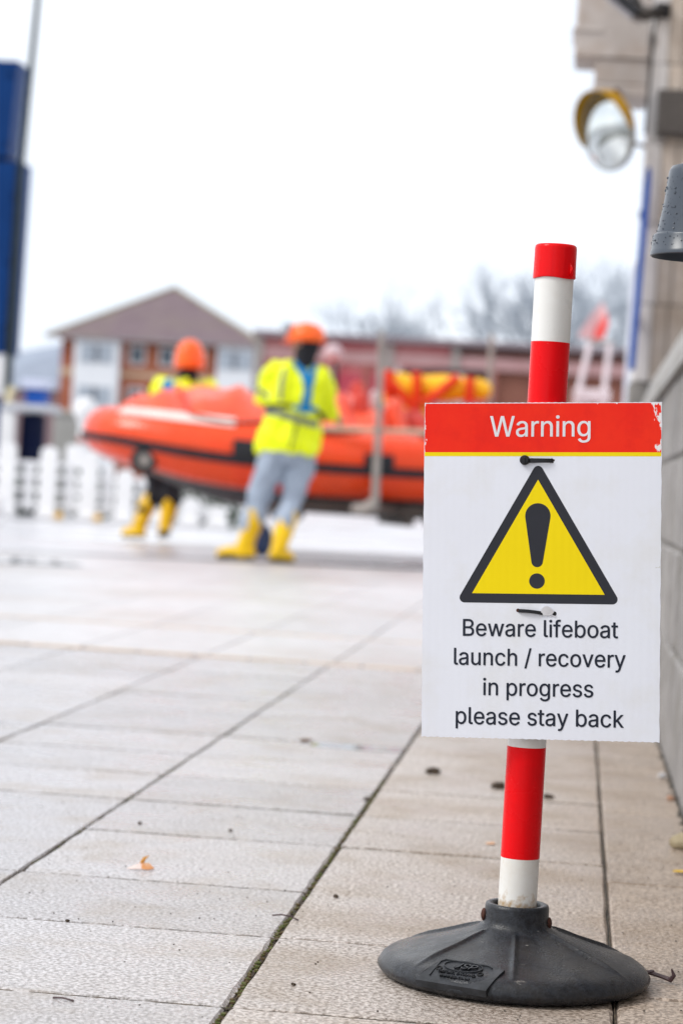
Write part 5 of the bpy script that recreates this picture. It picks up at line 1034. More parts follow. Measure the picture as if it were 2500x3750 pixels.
# cover over the foredeck: a lumpy shell
rs = []
for i in range(27):
    s = .24 + 2.15 * i / 26
    e = sin(pi * min(1, (i / 26) * 1.0 + .08)) ** .35 if i < 26 else .5
    prof_ = [.10, .17, .21, .24, .22, .26, .28, .25, .27, .29, .26]
    hh = .08 + .25 * min(1, (s - .2) / .40) * (1 + .13 * sin(s * 7) + .07 * sin(s * 17))
    ring = []
    for k in range(15):
        q = -1 + 2 * k / 14; lat = q * min(.62, .15 + .75 * (s - .1)) ; crown = (1 - abs(q) ** 2.6)
        ring.append(W(s, lat, .98 + hh * crown + .035 * sin(q * 8 + s * 9) * crown + .022 * sin(s * 21 + q * 3) * crown))
    ring += [W(s, .3 * min(1, s), .86), W(s, -.3 * min(1, s), .86)]
    rs.append(ring)
B().rings(rs).build('deck_cover', ORANGEC, bt, smooth=True, angle=70)
for s in (.75, 1.45, 2.1):
    pts = [W(s, q * min(.60, .15 + .75 * (s - .1)), .995 + (.10 + .26 * min(1, (s - .2) / .35) * (1 + .10 * sin(s * 7) + .05 * sin(s * 17))) * (1 - abs(q) ** 2.6) + .006) for q in [-.95 + 1.9 * k / 12 for k in range(13)]]
    B().tube(pts, .016, 6).build('cover_strap', REDGEAR, bt, smooth=True)
# gear and console amidships
GP = mat('pale_gear', (.66, .52, .54), rough=.4)
b = B()
b.box(-.20, .20, -.22, .22, .86, 1.26, .05); b.xf(Matrix.Translation(W(2.62, 0, 0)) @ Matrix.Rotation(radians(18), 4, 'Z')); b.build('console', REDGEAR, bt, smooth=True)
for s, l, z0, z1, r_, m in ((2.22, .30, .95, 1.33, .085, REDGEAR), (2.36, .22, .95, 1.36, .06, GP), (2.50, .33, .95, 1.27, .10, ORANGEC), (2.75, .2, .95, 1.14, .11, REDGEAR), (3.0, -.1, .95, 1.12, .10, GP), (2.3, -.2, 1.0, 1.42, .09, REDGEAR)):
    B().tube([W(s, l, z0), W(s + .02, l, (z0 + z1) / 2), W(s, l, z1)], [r_ * .9, r_, r_ * .75], 14, dome=True).build('gear_bag', m, bt, smooth=True)
B().box(-.55, .55, -.30, .30, .86, 1.02, .04).xf(Matrix.Translation(W(3.5, 0, 0)) @ Matrix.Rotation(radians(18), 4, 'Z')).build('seat_pod', REDGEAR, bt, smooth=True)
B().box(-.16, .16, -.2, .2, .85, 1.22, .06).xf(Matrix.Translation(W(4.30, 0, 0)) @ Matrix.Rotation(radians(18), 4, 'Z')).build('outboard_cowl', BLACKP, bt, smooth=True)
B().tube([W(4.34, 0, .9), W(4.42, 0, .45), W(4.46, 0, .35)], [.06, .05, .04], 10).build('outboard_leg', BLACKP, bt, smooth=True)
B().tube([W(2.08, -.05, 1.0), W(2.07, -.05, 1.5), W(2.06, -.05, 1.63)], .018, 8).build('mast', BLACKP, bt, smooth=True)
B().ball(W(2.04, -.05, 1.70), (.080, .075, .080), 18).build('white_globe', mat('globe', (.60, .46, .49), rough=.4), bt, smooth=True)
# bow roller
c = W(.42, .62, .715)
Rr = Matrix.Translation(c) @ NR.to_track_quat('Z', 'Y').to_matrix().to_4x4()
tor = [[((.078 + .030 * cos(2 * pi * k / 10)) * cos(2 * pi * j / 24), (.078 + .030 * cos(2 * pi * k / 10)) * sin(2 * pi * j / 24), .030 * sin(2 * pi * k / 10)) for k in range(10)] for j in range(24)]
tor.append(tor[0])
B().rings(tor, cap=False).xf(Rr).build('bow_ring', BLACKP, bt, smooth=True)
B().lathe([(.001, -.02), (.055, -.02), (.055, .02), (.001, .02)], n=20, cap=False).xf(Rr).build('ring_hub', GALV, bt)

# carriage
ca = root('launch_carriage', tuple(W(3, 0, 0)), 'brown grey launching carriage with upright posts under the orange lifeboat', 'trailer')
RZ = lambda s, l: Matrix.Translation(W(s, l, 0)) @ Matrix.Rotation(radians(18), 4, 'Z')
for l in (-.42, .48):
    B().box(-1.35, 1.55, -.045, .045, .385, .475, .006).xf(RZ(2.95, l)).build('chassis_beam', CHAS, ca)
for s in (1.7, 2.65, 3.5, 4.4):
    B().box(-.04, .04, -.46, .52, .30, .384, .005).xf(RZ(s, 0)).build('cross_member', CHAS, ca)
for l in (-.95, .90):
    B().lathe([(.10, -.10), (.27, -.10), (.31, -.06), (.31, .06), (.27, .10), (.10, .10)], n=36).xf(Matrix.Translation(W(3.95, l, .333)) @ NR.to_track_quat('Z', 'Y').to_matrix().to_4x4()).build('wheel', SOLE, ca, smooth=True)
B().tube([W(3.95, -.95, .333), W(3.95, .90, .333)], .04, 10).build('axle', CHAS, ca)
for s in (1.75, 3.0, 4.0):
    B().box(-.05, .05, -.30, .30, .475 - .16, .50 - .11, .005).xf(RZ(s, 0)).build('keel_bunk', CHAS, ca)
# near post with its outrigger foot
B().tube([(-1.60, 19.02, .42), (-1.606, 19.02, .9), (-1.625, 19.02, 1.84)], [.034, .031, .024], 12).build('upright_post', GALV, ca, smooth=True)
B().tube([(-1.60, 19.03, .47), (-1.67, 19.03, .42), (-1.78, 19.06, .425)], [.06, .06, .04], 10).build('post_foot', GALV, ca, smooth=True)
B().tube([(-1.60, 19.05, .43), tuple(W(2.55, .48, .43))], .035, 8).build('outrigger', CHAS, ca, smooth=True)
B().tube([(-2.05, 19.04, 1.045), (-1.6, 19.04, 1.055), (-.75, 19.10, 1.07)], .022, 8).build('rope_rail', BEIGE, ca, smooth=True)
B().tube([tuple(W(3.05, -1.15, .40)), (-.835, 21.2, 1.2), (-.845, 21.2, 2.0)], [.036, .032, .026], 12).build('upright_post', GALV, ca, smooth=True)
B().tube([tuple(W(3.05, -.46, .40)), tuple(W(3.05, -1.17, .40))], .035, 8).build('outrigger', CHAS, ca, smooth=True)
# jockey wheel
B().tube([tuple(W(1.62, .5, .42)), (-2.50, 18.98, .40), (-2.50, 18.98, .15)], [.035, .04, .03], 10).build('jockey_leg', CHAS, ca, smooth=True)
jw = B().lathe([(.02, -.055), (.105, -.06), (.13, -.035), (.13, .035), (.105, .06), (.02, .055)], n=28).xf(Matrix.Translation((-2.49, 18.98, .134)) @ Matrix.Rotation(radians(72), 4, 'Z') @ Matrix.Rotation(radians(90), 4, 'X')).build('jockey_wheel', mat('navy_tyre', (.010, .035, .12), (.006, .015, .05), rough=.4), ca, smooth=True)

# yellow kit roll hung behind the posts
yr = root('kit_roll', (-1.3, 21, 1.3), 'yellow inflatable roll strapped in orange hanging between two grey posts', 'float')
YEL = mat('yellow_fabric', (.93, .52, .008), (.88, .45, .006), scale=8, rough=.4, bump=.01, bscale=10)
ORS = mat('orange_strap', (.82, .06, .004), (.66, .025, .004), rough=.5)
for pts, rads in (([(-1.69, 21, 1.53), (-1.60, 21, 1.49), (-1.50, 21, 1.47)], [.09, .125, .10]), ([(-1.40, 21, 1.50), (-1.25, 21, 1.49), (-1.04, 21, 1.50)], [.10, .125, .10]), ([(-.97, 21, 1.50), (-.93, 21, 1.50), (-.90, 21, 1.50)], [.085, .105, .09]),
                  ([(-1.66, 21.02, 1.40), (-1.56, 21.02, 1.30), (-1.40, 21.02, 1.27)], [.10, .13, .10])):
    B().tube(pts, rads, 16, dome=True).build('roll_section', YEL, yr, smooth=True)
for pts in ([(-1.76, 20.86, 1.60), (-1.62, 20.84, 1.46), (-1.46, 20.88, 1.30)], [(-1.46, 20.88, 1.62), (-1.45, 20.88, 1.45), (-1.44, 20.9, 1.25)], [(-1.10, 20.86, 1.60), (-1.24, 20.85, 1.47), (-1.38, 20.88, 1.36)], [(-1.0, 20.9, 1.60), (-1.0, 20.88, 1.47), (-.99, 20.9, 1.38)], [(-1.68, 20.9, 1.62), (-1.72, 20.9, 1.50), (-1.68, 20.9, 1.36)]):
    B().tube(pts, .040, 8).build('strap', ORS, yr, smooth=True)
B().tube([(-1.62, 21.08, 1.62), (-1.2, 21.12, 1.66), (-.85, 21.2, 1.66)], .02, 8).build('hanging_bar', DARKG, yr, smooth=True)

# ------------------------------------------------------------------ people
def person(base, label, J, fwd, hfwd, trm, group=None, hs=1.):
    pe = root('person', base, label, 'person', group)
    V_ = Vector
    J = {k: V_(v) for k, v in J.items()}
    right = fwd.cross(V_((0, 0, 1))).normalized()
    # body: head, neck, trunk, arms, legs in one surface
    b = B(); hc = J['head']; hr_ = hfwd.cross(V_((0, 0, 1))).normalized(); hu = V_((0, 0, 1))
    Rh = Matrix((hr_, hfwd, hu)).transposed()
    H = lambda x, y, z: hc + Rh @ V_((x, y, z))
    b.ball(hc, (.076, .096, .112), 20, Rh)
    b.ball(H(0, .035, -.065), (.055, .058, .055), 14, Rh)                    # jaw
    b.tube([H(0, .090, .012), H(0, .112, -.028)], [.011, .017], 10, dome=True)  # nose
    b.tube([H(-.026, .088, -.062), H(0, .096, -.060), H(.026, .088, -.062)], .0085, 8, dome=True)
    for sx in (-1, 1):
        b.ball(H(sx * .078, -.005, -.008), (.012, .024, .034), 10, Rh)
        b.tube([H(sx * .016, .090, .026), H(sx * .05, .080, .026)], .010, 8, dome=True)
        b.ball(H(sx * .033, .082, .008), (.014, .012, .011), 10, Rh)
    b.tube([hc + V_((0, 0, -.06)), J['neck']], [.058, .064], 14, dome=True)
    pel, ch, nk = J['pelvis'], J['chest'], J['neck']
    def ring(c, rx, ry, n_=20): return [c + right * (rx * cos(2 * pi * k / n_)) + fwd * (ry * sin(2 * pi * k / n_)) for k in range(n_)]
    b.rings([ring(pel - V_((0, 0, .09)), .10, .08), ring(pel, .165, .115), ring(pel.lerp(ch, .45), .14, .10), ring(ch, .165, .115), ring(ch.lerp(nk, .6), .15, .09), ring(nk, .06, .06)])
    for s in 'LR':
        b.tube([ch.lerp(nk, .55) , J['sh' + s]], [.07, .062], 12, dome=True)
        b.tube([J['sh' + s], J['el' + s], J['wr' + s]], [.055, .042, .030], 12, dome=True)
        wr, hd_ = J['wr' + s], J['ha' + s]
        d = (hd_ - wr).normalized(); sd_ = d.cross(V_((0, 0, 1))).normalized() * (1 if s == 'R' else -1); pn = sd_.cross(d).normalized()
        if pn.z > 0: pn = -pn
        b.tube([wr, wr + d * .05, wr + d * .085], [.027, .036, .034], 12, dome=True, squash=(.62, 1.1))
        for k, (o_, ln) in enumerate(((-.027, .062), (-.009, .072), (.009, .068), (.027, .054))):
            a_ = wr + d * .085 + sd_ * o_; m1 = a_ + d * ln * .5 + pn * .008; m2 = m1 + d * ln * .22 + pn * ln * .35; m3 = m2 - d * ln * .05 + pn * ln * .32
            b.tube([a_ - d * .02, a_, m1, m2, m3], [.009, .0095, .009, .0085, .0075], 8, dome=True)
        t0 = wr + d * .03 - sd_ * .028
        b.tube([t0, t0 - sd_ * .022 + d * .025 + pn * .012, t0 - sd_ * .020 + d * .052 + pn * .03], [.013, .011, .009], 8, dome=True)
        b.tube([pel + right * (.09 if s == 'R' else -.09), J['kn' + s], J['an' + s]], [.095, .058, .040], 14, dome=True)
        b.tube([J['an' + s], J['an' + s] + (J['to' + s] - J['an' + s]) * .7], [.042, .036], 10, dome=True)
    body = remeshed(b, 'body', SKIN, pe, .0075, 2)
    # trousers
    b = B()
    b.rings([ring(pel - V_((0, 0, .13)), .12, .11), ring(pel - V_((0, 0, .05)), .185, .15), ring(pel + V_((0, 0, .08)), .19, .15), ring(pel + V_((0, 0, .16)), .17, .135)])
    for s in 'LR':
        hp = pel + right * (.092 if s == 'R' else -.092) - V_((0, 0, .02)); kn, an = J['kn' + s], J['an' + s]
        b.tube([hp, hp.lerp(kn, .5) + V_((.004, 0, 0)), kn, kn.lerp(an, .35), kn.lerp(an, .55)], [.118, .108, .088, .086, .074], 18, dome=True)
    remeshed(b, 'trousers', trm, pe, .014, 4, .030, 9.)
    # boots
    for s in 'LR':
        kn, an, to = J['kn' + s], J['an' + s], J['to' + s]
        b = B(); topb = kn.lerp(an, .22)
        b.tube([topb, kn.lerp(an, .5), kn.lerp(an, .8), an], [.079, .077, .066, .062], 18, dome=False)
        dirf = (to - an); dirf.z = to.z - an.z
        flat = V_((dirf.x, dirf.y, 0)).normalized()
        heel = an - flat * .045 + V_((0, 0, -.045))
        b.tube([heel, an + V_((0, 0, -.045)), an.lerp(to, .6), to - flat * .03 + V_((0, 0, .012))], [.040, .050, .047, .042], 14, dome=True)
        b.ball(an, (.060, .060, .062), 14)
        bo = remeshed(b, 'boot', YBOOT, pe, .010, 3, .010, 14.)
        sb = B(); fw = (to - (an + V_((0, 0, -.085)))); 
        hz0 = an + V_((0, 0, -.090)) - flat * .07; hz1 = to + V_((0, 0, -.022))
        lat = flat.cross(V_((0, 0, 1)))
        rr = []
        for t_, wd in ((0, .026), (.08, .038), (.35, .036), (.7, .046), (.93, .036), (1, .018)):
            c_ = hz0.lerp(hz1, t_); rr.append([c_ - lat * wd, c_ + lat * wd, c_ + lat * wd + V_((0, 0, .022)), c_ - lat * wd + V_((0, 0, .022))])
        sb.rings(rr).build('sole', SOLE, bo)
    # jacket
    b = B(); hem = pel - V_((0, 0, .05))
    b.rings([ring(hem - V_((0, 0, .0)), .232, .175, 28), ring(hem.lerp(ch, .15), .240, .18, 28), ring(hem.lerp(ch, .55), .215, .155, 28), ring(hem.lerp(ch, .8), .222, .155, 28), ring(ch.lerp(nk, .25), .225, .15, 28), ring(ch.lerp(nk, .65), .185, .12, 28), ring(ch.lerp(nk, .9), .10, .09, 28), ring(nk, .085, .085, 28)])
    for s in 'LR':
        sh, el, wr = J['sh' + s], J['el' + s], J['wr' + s]
        b.tube([ch.lerp(nk, .5), sh, sh.lerp(el, .5), el, el.lerp(wr, .5), el.lerp(wr, .86)], [.10, .100, .092, .082, .074, .058], 18, dome=True)
    ja = remeshed(b, 'jacket', HIVIS, pe, .013, 4, .040, 8.)
    # collar, hair, helmet
    b = B(); b.tube([nk + V_((0, 0, -.03)), hc + V_((0, 0, -.105)) , hc - hfwd * .02 + V_((0, 0, -.03))], [.094, .080, .088], 18, dome=True)
    b.build('neck_gaiter', BLACKF, pe, smooth=True)
    b = B(); b.ball(H(0, -.028, -.012), (.086, .084, .094), 16, Rh); b.build('hair', BLACKF, pe, smooth=True)
    b = B(); prof_ = [(.126, -.012), (.132, -.004), (.131, .02), (.126, .05), (.112, .085), (.085, .112), (.045, .128), (.001, .132)]
    rs = [[H(r * 1.0 * cos(2 * pi * k / 32), r * 1.14 * sin(2 * pi * k / 32), z + .022) for k in range(32)] for r, z in [(r, .132 - (.132 - z) * hs) for r, z in prof_]]
    rs = [[H(.108 * cos(2 * pi * k / 32), .124 * sin(2 * pi * k / 32), .158 - .144 * hs) for k in range(32)]] + rs
    he = b.rings(rs).build('helmet', HELM, pe, smooth=True, angle=55)
    b = B(); rr = []
    for k in range(13):
        a = radians(25 + 130 * k / 12)
        rr.append([H(.118 * cos(a), .134 * sin(a), .022), H(.150 * cos(a), .185 * sin(a), .006), H(.150 * cos(a), .185 * sin(a), .000), H(.118 * cos(a), .134 * sin(a), .012)])
    b.rings(rr).build('peak', HELM, he, smooth=True)
    b = B(); b.tube([H(0, -.148, .05), H(0, -.10, .108), H(0, 0, .153), H(0, .10, .113)], .010, 6).build('crest', HELM, he, smooth=True)
    return pe, ja, he, H

def conform(ja, pts, wd, name, m, parent, off_=.006, steps=10, direction=(0, 1, 0), start=-3.):
    """a band of webbing or tape laid on the jacket: strip points dropped onto its surface"""
    bv = BVHTree.FromObject(ja, bpy.context.evaluated_depsgraph_get()); o3 = base_of(ja)
    P2 = []
    for i in range(len(pts) - 1):
        for k in range(steps): P2.append(Vector(pts[i]).lerp(Vector(pts[i + 1]), k / steps))
    P2.append(Vector(pts[-1]))
    W_ = wd if hasattr(wd, '__len__') else [wd] * len(pts)
    rr = []
    d = Vector(direction)
    for i, p_ in enumerate(P2):
        w_ = W_[min(len(W_) - 1, i // steps)] + (W_[min(len(W_) - 1, i // steps + 1)] - W_[min(len(W_) - 1, i // steps)]) * ((i % steps) / steps)
        a = P2[max(0, i - 1)]; c = P2[min(len(P2) - 1, i + 1)]; t = (c - a); nr = Vector((-t.y, t.x)).normalized()
        top = []
        ok = True
        for q in (-1, -.5, 0, .5, 1):
            x, z = p_ + nr * w_ * q
            hit = bv.ray_cast(Vector((x, o3.y + start, z)) - o3, d)
            if hit[0] is None: ok = False; break
            top.append(hit[0] + o3 + hit[1] * off_)
        if not ok: continue
        top += [p__ + d * (off_ + .004) for p__ in top[::-1]]
        rr.append(top)
    if len(rr) > 1: return B().rings(rr).build(name, m, parent, smooth=True, angle=50)

# nearer person, seen from behind at the boat's side
J2 = dict(head=(-2.070, 17.72, 1.635), neck=(-2.075, 17.72, 1.485), chest=(-2.115, 17.72, 1.30), pelvis=(-2.150, 17.72, .86),
          shL=(-2.275, 17.70, 1.405), elL=(-2.375, 17.80, 1.225), wrL=(-2.27, 18.02, 1.17), haL=(-2.20, 18.12, 1.17),
          shR=(-1.945, 17.72, 1.385), elR=(-1.905, 17.84, 1.20), wrR=(-1.86, 18.05, 1.12), haR=(-1.83, 18.16, 1.11),
          knL=(-2.355, 17.74, .455), anL=(-2.430, 17.70, .115), toL=(-2.640, 17.76, .040),
          knR=(-2.105, 17.74, .465), anR=(-2.170, 17.60, .115), toR=(-2.075, 17.72, .035))
pe2, ja2, he2, H2 = person((-2.27, 17.68, 0), 'nearer helmeted worker seen from behind in hi-vis jacket, blue sling and yellow boots', J2, Vector((-.25, .97, 0)).normalized(), Vector((-.86, .5, 0)).normalized(), GREYTR)
hn = conform(ja2, [(-2.145, 1.49), (-2.05, 1.40), (-2.02, 1.30), (-2.03, 1.16)], [.020, .028, .028, .030], 'sling', SLING, pe2, .010)
conform(ja2, [(-1.985, 1.47), (-2.005, 1.38), (-2.02, 1.28)], [.022, .026, .022], 'sling', SLING, pe2, .012)
conform(ja2, [(-2.12, 1.155), (-2.03, 1.145), (-1.95, 1.16)], [.012, .03, .012], 'sling', SLING, pe2, .013)
conform(ja2, [(-2.345, 1.12), (-2.2, 1.105), (-2.05, 1.06), (-1.94, 1.04)], .026, 'reflective_band', REFL, ja2, .005)
conform(ja2, [(-2.36, 1.15), (-2.25, 1.16), (-2.13, 1.165)], .014, 'harness_belt', BLACKF, pe2, .012)
conform(ja2, [(-1.99, 1.15), (-1.95, 1.14), (-1.91, 1.08)], .014, 'harness_belt', BLACKF, pe2, .012)
conform(ja2, [(-2.205, 1.44), (-2.215, 1.32), (-2.215, 1.20)], .014, 'reflective_band', REFL, ja2, .005)
conform(ja2, [(-2.09, 1.03), (-2.105, .92), (-2.12, .84)], .010, 'jacket_seam', mat('seam_green', (.22, .26, .03), rough=.6), ja2, .004)
conform(ja2, [(-2.44, 1.30), (-2.37, 1.26), (-2.30, 1.22)], .016, 'reflective_band', REFL, ja2, .005)
b = B(); rs = []
for k in range(11):
    a = radians(20 + 140 * k / 10)
    rs.append([H2(.140 * cos(a), .150 * sin(a), .06), H2(.150 * cos(a), .225 * sin(a), .075), H2(.12 * cos(a), .21 * sin(a), .145), H2(.115 * cos(a), .20 * sin(a), .145), H2(.142 * cos(a), .215 * sin(a), .075), H2(.136 * cos(a), .146 * sin(a), .063)])
b.rings(rs).build('raised_visor', LENS, he2, smooth=True)

# farther person, behind the bow
J1 = dict(head=(-3.435, 20.80, 1.640), neck=(-3.445, 20.80, 1.455), chest=(-3.475, 20.82, 1.27), pelvis=(-3.60, 20.82, .88),
          shR=(-3.255, 20.80, 1.365), elR=(-3.165, 20.92, 1.15), wrR=(-3.22, 21.12, 1.12), haR=(-3.25, 21.22, 1.13),
          shL=(-3.665, 20.80, 1.345), elL=(-3.765, 20.90, 1.14), wrL=(-3.70, 21.12, 1.12), haL=(-3.66, 21.22, 1.13),
          knR=(-3.545, 20.90, .47), anR=(-3.560, 20.80, .190), toR=(-3.625, 20.99, .075),
          knL=(-3.695, 20.92, .48), anL=(-3.800, 20.80, .138), toL=(-3.955, 20.93, .062))
pe1, ja1, he1, H1 = person((-3.65, 20.82, .02), 'farther worker in orange helmet standing behind the bow of the lifeboat', J1, Vector((-.15, .99, 0)).normalized(), Vector((.1, 1, 0)).normalized(), BLACKF, hs=1.75)
conform(ja1, [(-3.62, 1.42), (-3.58, 1.36), (-3.52, 1.26)], .045, 'sling', SLING, pe1, .012)

# ------------------------------------------------------------------ white fence and hedge
wf = root('white_fence', (-5.6, 28, .02), 'white picket fence with round topped posts stepping down behind the bow', 'fence')
def picket(x, w_, y, z0, z1, th, name, m=WHITE):
    pts = [(x - w_ / 2, z0), (x + w_ / 2, z0), (x + w_ / 2, z1 - w_ * .4)] + [(x + w_ / 2 * cos(a), z1 - w_ * .4 + w_ * .4 * sin(a)) for a in [radians(20 * k) for k in range(1, 9)]] + [(x - w_ / 2, z1 - w_ * .4)]
    return B().rings([[(px, yy, z) for px, z in pts] for yy in (y - th / 2, y + th / 2)]).build(name, m, wf)
posts = [(-7.15, .90), (-6.69, .88), (-6.20, .86), (-5.71, .84), (-5.285, .64), (-4.87, .60), (-4.50, .36), (-4.17, .28)]
for x, h in posts:
    picket(x, .19, 27.9, .022, h, .10, 'fence_post')
    B().box(x - .12, x + .12, 27.80, 28.02, .022, .10, .01).build('post_foot', WHITE, wf)
for (x0, h0), (x1, h1) in zip(posts[:-1], posts[1:]):
    m_ = (x0 + x1) / 2; top = {-6.69: .66, -6.2: .90, -5.71: .70}.get(x0, min(h0, h1) * .95)
    picket(m_, .125, 27.98, .10, top, .04, 'picket')
    for zc, hh in ((.18, .06), (.345, .06), (.505, .06), (.65, .06)):
        if zc < min(h0, h1) - .02: B().box(x0 + .08, x1 - .08, 27.93, 27.955, zc - hh / 2, zc + hh / 2, .005).build('rail', WHITE, wf)
hb = B(); rd = random.Random(21)
for i in range(3200):
    x = rd.uniform(-7.6, -4.0); z = rd.uniform(.03, .62 if x < -5.5 else .45); y = 28.55 + rd.uniform(-.12, .3); s = rd.uniform(.02, .045)
    n_ = Vector((rd.uniform(-1, 1), rd.uniform(-1, .3), rd.uniform(-.3, 1))).normalized(); u = n_.orthogonal().normalized(); v = n_.cross(u)
    c = Vector((x, y, z)); hb.add([c + u * s, c + v * s * .6, c - u * s, c - v * s * .6], [(0, 1, 2, 3)])
tag(hb.build('hedge', HEDGE), 'low dark green hedge growing behind the white fence', 'hedge', None, 'stuff')
BOL = root('white_bollard', (-5.80, 23.7, .02), 'short fat white bollard at the far left edge in front of the fence', 'bollard')
B().lathe([(.001, .34), (.06, .335), (.105, .30), (.115, .25), (.115, .022), (.16, .022)][::-1], (-5.80, 23.7, 0), 28, cap=False).build('bollard_body', WHITE, BOL, smooth=True)
B().lathe([(.117, .12), (.121, .125), (.121, .16), (.117, .165)], (-5.80, 23.7, 0), 28).build('band', mat('pale_band', (.62, .62, .64), rough=.5), BOL)
ORM = mat('yellow_block', (.75, .42, .03), rough=.5)
for x, lb in ((-6.02, 'tiny yellow block at the foot of the white fence, left one'), (-5.56, 'tiny yellow block at the foot of the white fence, right one')):
    tag(B().box(x - .04, x + .04, 27.72, 27.80, .023, .10, .01).build('yellow_block', ORM, origin=(x, 27.76, .023)), lb, 'block')

# ------------------------------------------------------------------ blue gantry and platform at the left edge
tg = root('blue_tower', (-7.35, 29.4, 0), 'tall dark blue steel tower of stacked panels at the left edge', 'tower')
b = B(); b.rings([[(-7.9, y, 1.98), (-7.065, y, 1.98), (-7.035, y, 4.34), (-7.9, y, 4.34)] for y in (29.2, 29.7)]); b.build('lower_panel', NAVY, tg)
b = B(); b.rings([[(-7.9, y, 4.40), (-7.215, y, 4.40), (-7.155, y, 5.58), (-7.9, y, 5.58)] for y in (29.2, 29.7)]); b.build('upper_panel', NAVY, tg)
B().box(-7.85, -7.23, 29.25, 29.65, 4.342, 4.398).build('joint_plate', NAVYD, tg)
b = B(); b.rings([[(-7.13, y, 1.98), (-7.065, y, 1.98), (-7.035, y, 4.34), (-7.10, y, 4.34)] for y in (29.19, 29.199)]); b.build('edge_flange', NAVYD, tg)
for z in (2.3, 3.1, 3.9): B().lathe([(.001, -.02), (.022, -.02), (.03, 0)], n=12, cap=False).xf(Matrix.Translation((-7.12, 29.185, z)) @ Matrix.Rotation(radians(90), 4, 'X')).build('bolt', NAVYD, tg)
for z in (4.55, 5.4): B().lathe([(.001, -.02), (.022, -.02), (.03, 0)], n=12, cap=False).xf(Matrix.Translation((-7.24, 29.185, z)) @ Matrix.Rotation(radians(90), 4, 'X')).build('bolt', NAVYD, tg)
B().box(-7.9, -7.13, 29.22, 29.68, 1.46, 1.975).build('white_panel', WHITE, tg)
B().box(-7.9, -7.10, 29.25, 29.65, -.05, 1.40).build('leg', NAVY, tg)
po = root('thin_pole', (-7.03, 29.3, 0), 'thin dark grey pole rising past the tower out of the top of the picture', 'pole')
B().tube([(-7.045, 29.15, 1.42), (-7.04, 29.15, 4.2), (-6.955, 29.15, 6.1), (-6.90, 29.15, 7.4)], [.046, .042, .036, .030], 10).build('mast', mat('pole_grey', (.025, .035, .035), rough=.6, spec=.1), po, smooth=True)
B().box(-7.09, -6.99, 29.1, 29.2, -.04, 1.45).build('pole_base', CHAS, po)
pf = root('white_platform', (-6.85, 29.3, 0), 'grey white platform on a white post beside the blue tower', 'platform')
B().box(-7.09 + .02, -6.45, 28.95, 29.6, 1.285, 1.37, .01).build('deck', mat('platform_grey', (.55, .57, .62), rough=.5), pf)
B().box(-7.08, -6.90, 28.98, 29.08, .0, 1.28, .01).build('leg', WHITE, pf)
B().tube([(-6.98, 29.0, 1.375), (-6.98, 29.0, 1.50), (-6.93, 29.0, 1.56)], .045, 10).build('handle', mat('cream', (.72, .64, .42), rough=.5), pf, smooth=True)
dr = root('navy_drum', (-6.75, 29.3, 0), 'dark navy drum standing beneath the white platform', 'drum')
B().lathe([(.001, .02), (.14, .02), (.155, .05), (.155, .40), (.148, .42), (.155, .44), (.155, .82), (.148, .84), (.155, .86), (.155, 1.22), (.14, 1.26), (.001, 1.265)], (-6.74, 29.3, 0), 32, cap=False).build('drum_shell', NAVYD, dr, smooth=True)
bk = root('blue_crate', (-6.68, 29.2, 1.372), 'blue crate with a pale rim resting on the white platform', 'crate')
B().box(-6.80, -6.56, 29.05, 29.35, 1.373, 1.56, .01).build('crate_body', BLUE, bk)
B().box(-6.86, -6.52, 29.02, 29.38, 1.562, 1.68, .012).build('rim', mat('pale_lilac', (.58, .62, .78), rough=.5), bk)
gw = root('grey_block', (-6.9, 35.5, 0), 'plain grey concrete block wall beyond the platform', 'wall')
B().box(-7.75, -7.22, 35, 36, -.05, 1.38, .02).build('block', mat('grey_concrete', (.30, .295, .28), (.24, .235, .22), scale=2, rough=.8), gw)
B().box(-7.76, -7.2, 34.98, 36.02, 1.382, 1.45, .01).build('cap_stone', mat('grey_concrete', (.3, .3, .3)), gw)
wb = root('white_beacon', (-6.85, 33, 0), 'white lamp shaped post just left of the boat bow', 'post')
B().lathe([(.001, 1.62), (.09, 1.60), (.15, 1.50), (.16, 1.38), (.12, 1.30), (.09, 1.25), (.085, .5), (.11, .02)][::-1], (-6.86, 33, 0), 24, cap=False).build('beacon_body', WHITE, wb, smooth=True)
B().lathe([(.088, .98), (.094, .985), (.094, 1.06), (.088, 1.065)], (-6.86, 33, 0), 24).build('red_band', mat('dull_red', (.45, .16, .14), rough=.6), wb)

# ------------------------------------------------------------------ marker stand and added blur pole near the pier
ms = root('marker_stand', (.05, 22, .02), 'white trestle carrying a red and white pennant beside the pier', 'stand')
MW = mat('pink_white', (.78, .70, .74), rough=.5)
for a_, b_ in (((.012, 22, 2.02), (-.080, 21.9, 1.50)), ((.190, 22, 2.02), (.155, 21.9, 1.50)), ((-.080, 21.9, 1.50), (-.14, 21.8, .022)), ((.155, 21.9, 1.50), (.13, 21.8, .022)), ((.0, 22.2, 1.50), (-.03, 22.5, .022))):
    B().tube([a_, b_], .026, 8).build('leg', MW, ms, smooth=True)
B().box(-.11, .22, 21.86, 22.2, 1.49, 1.60, .01).build('platform', MW, ms)
B().box(-.02, .22, 21.98, 22.03, 2.01, 2.05, .005).build('top_bar', GALV, ms)
PNR, PNW = mat('pennant_red', (.80, .10, .09), rough=.6), mat('pennant_pink', (.82, .52, .54), rough=.6)
def pen(pts, name, m):
    B().rings([[(x, y + .03 * sin(x * 25), z) for x, z in pts] for y in (22.0, 22.03)]).build(name, m, ms)
pen([(-.11, 2.07), (.03, 2.055), (.055, 2.16), (-.0, 2.26)], 'pennant_pink_half', PNW)
pen([(.032, 2.055), (.135, 2.07), (.165, 2.20), (.145, 2.30), (.057, 2.162)], 'pennant_red_half', PNR)
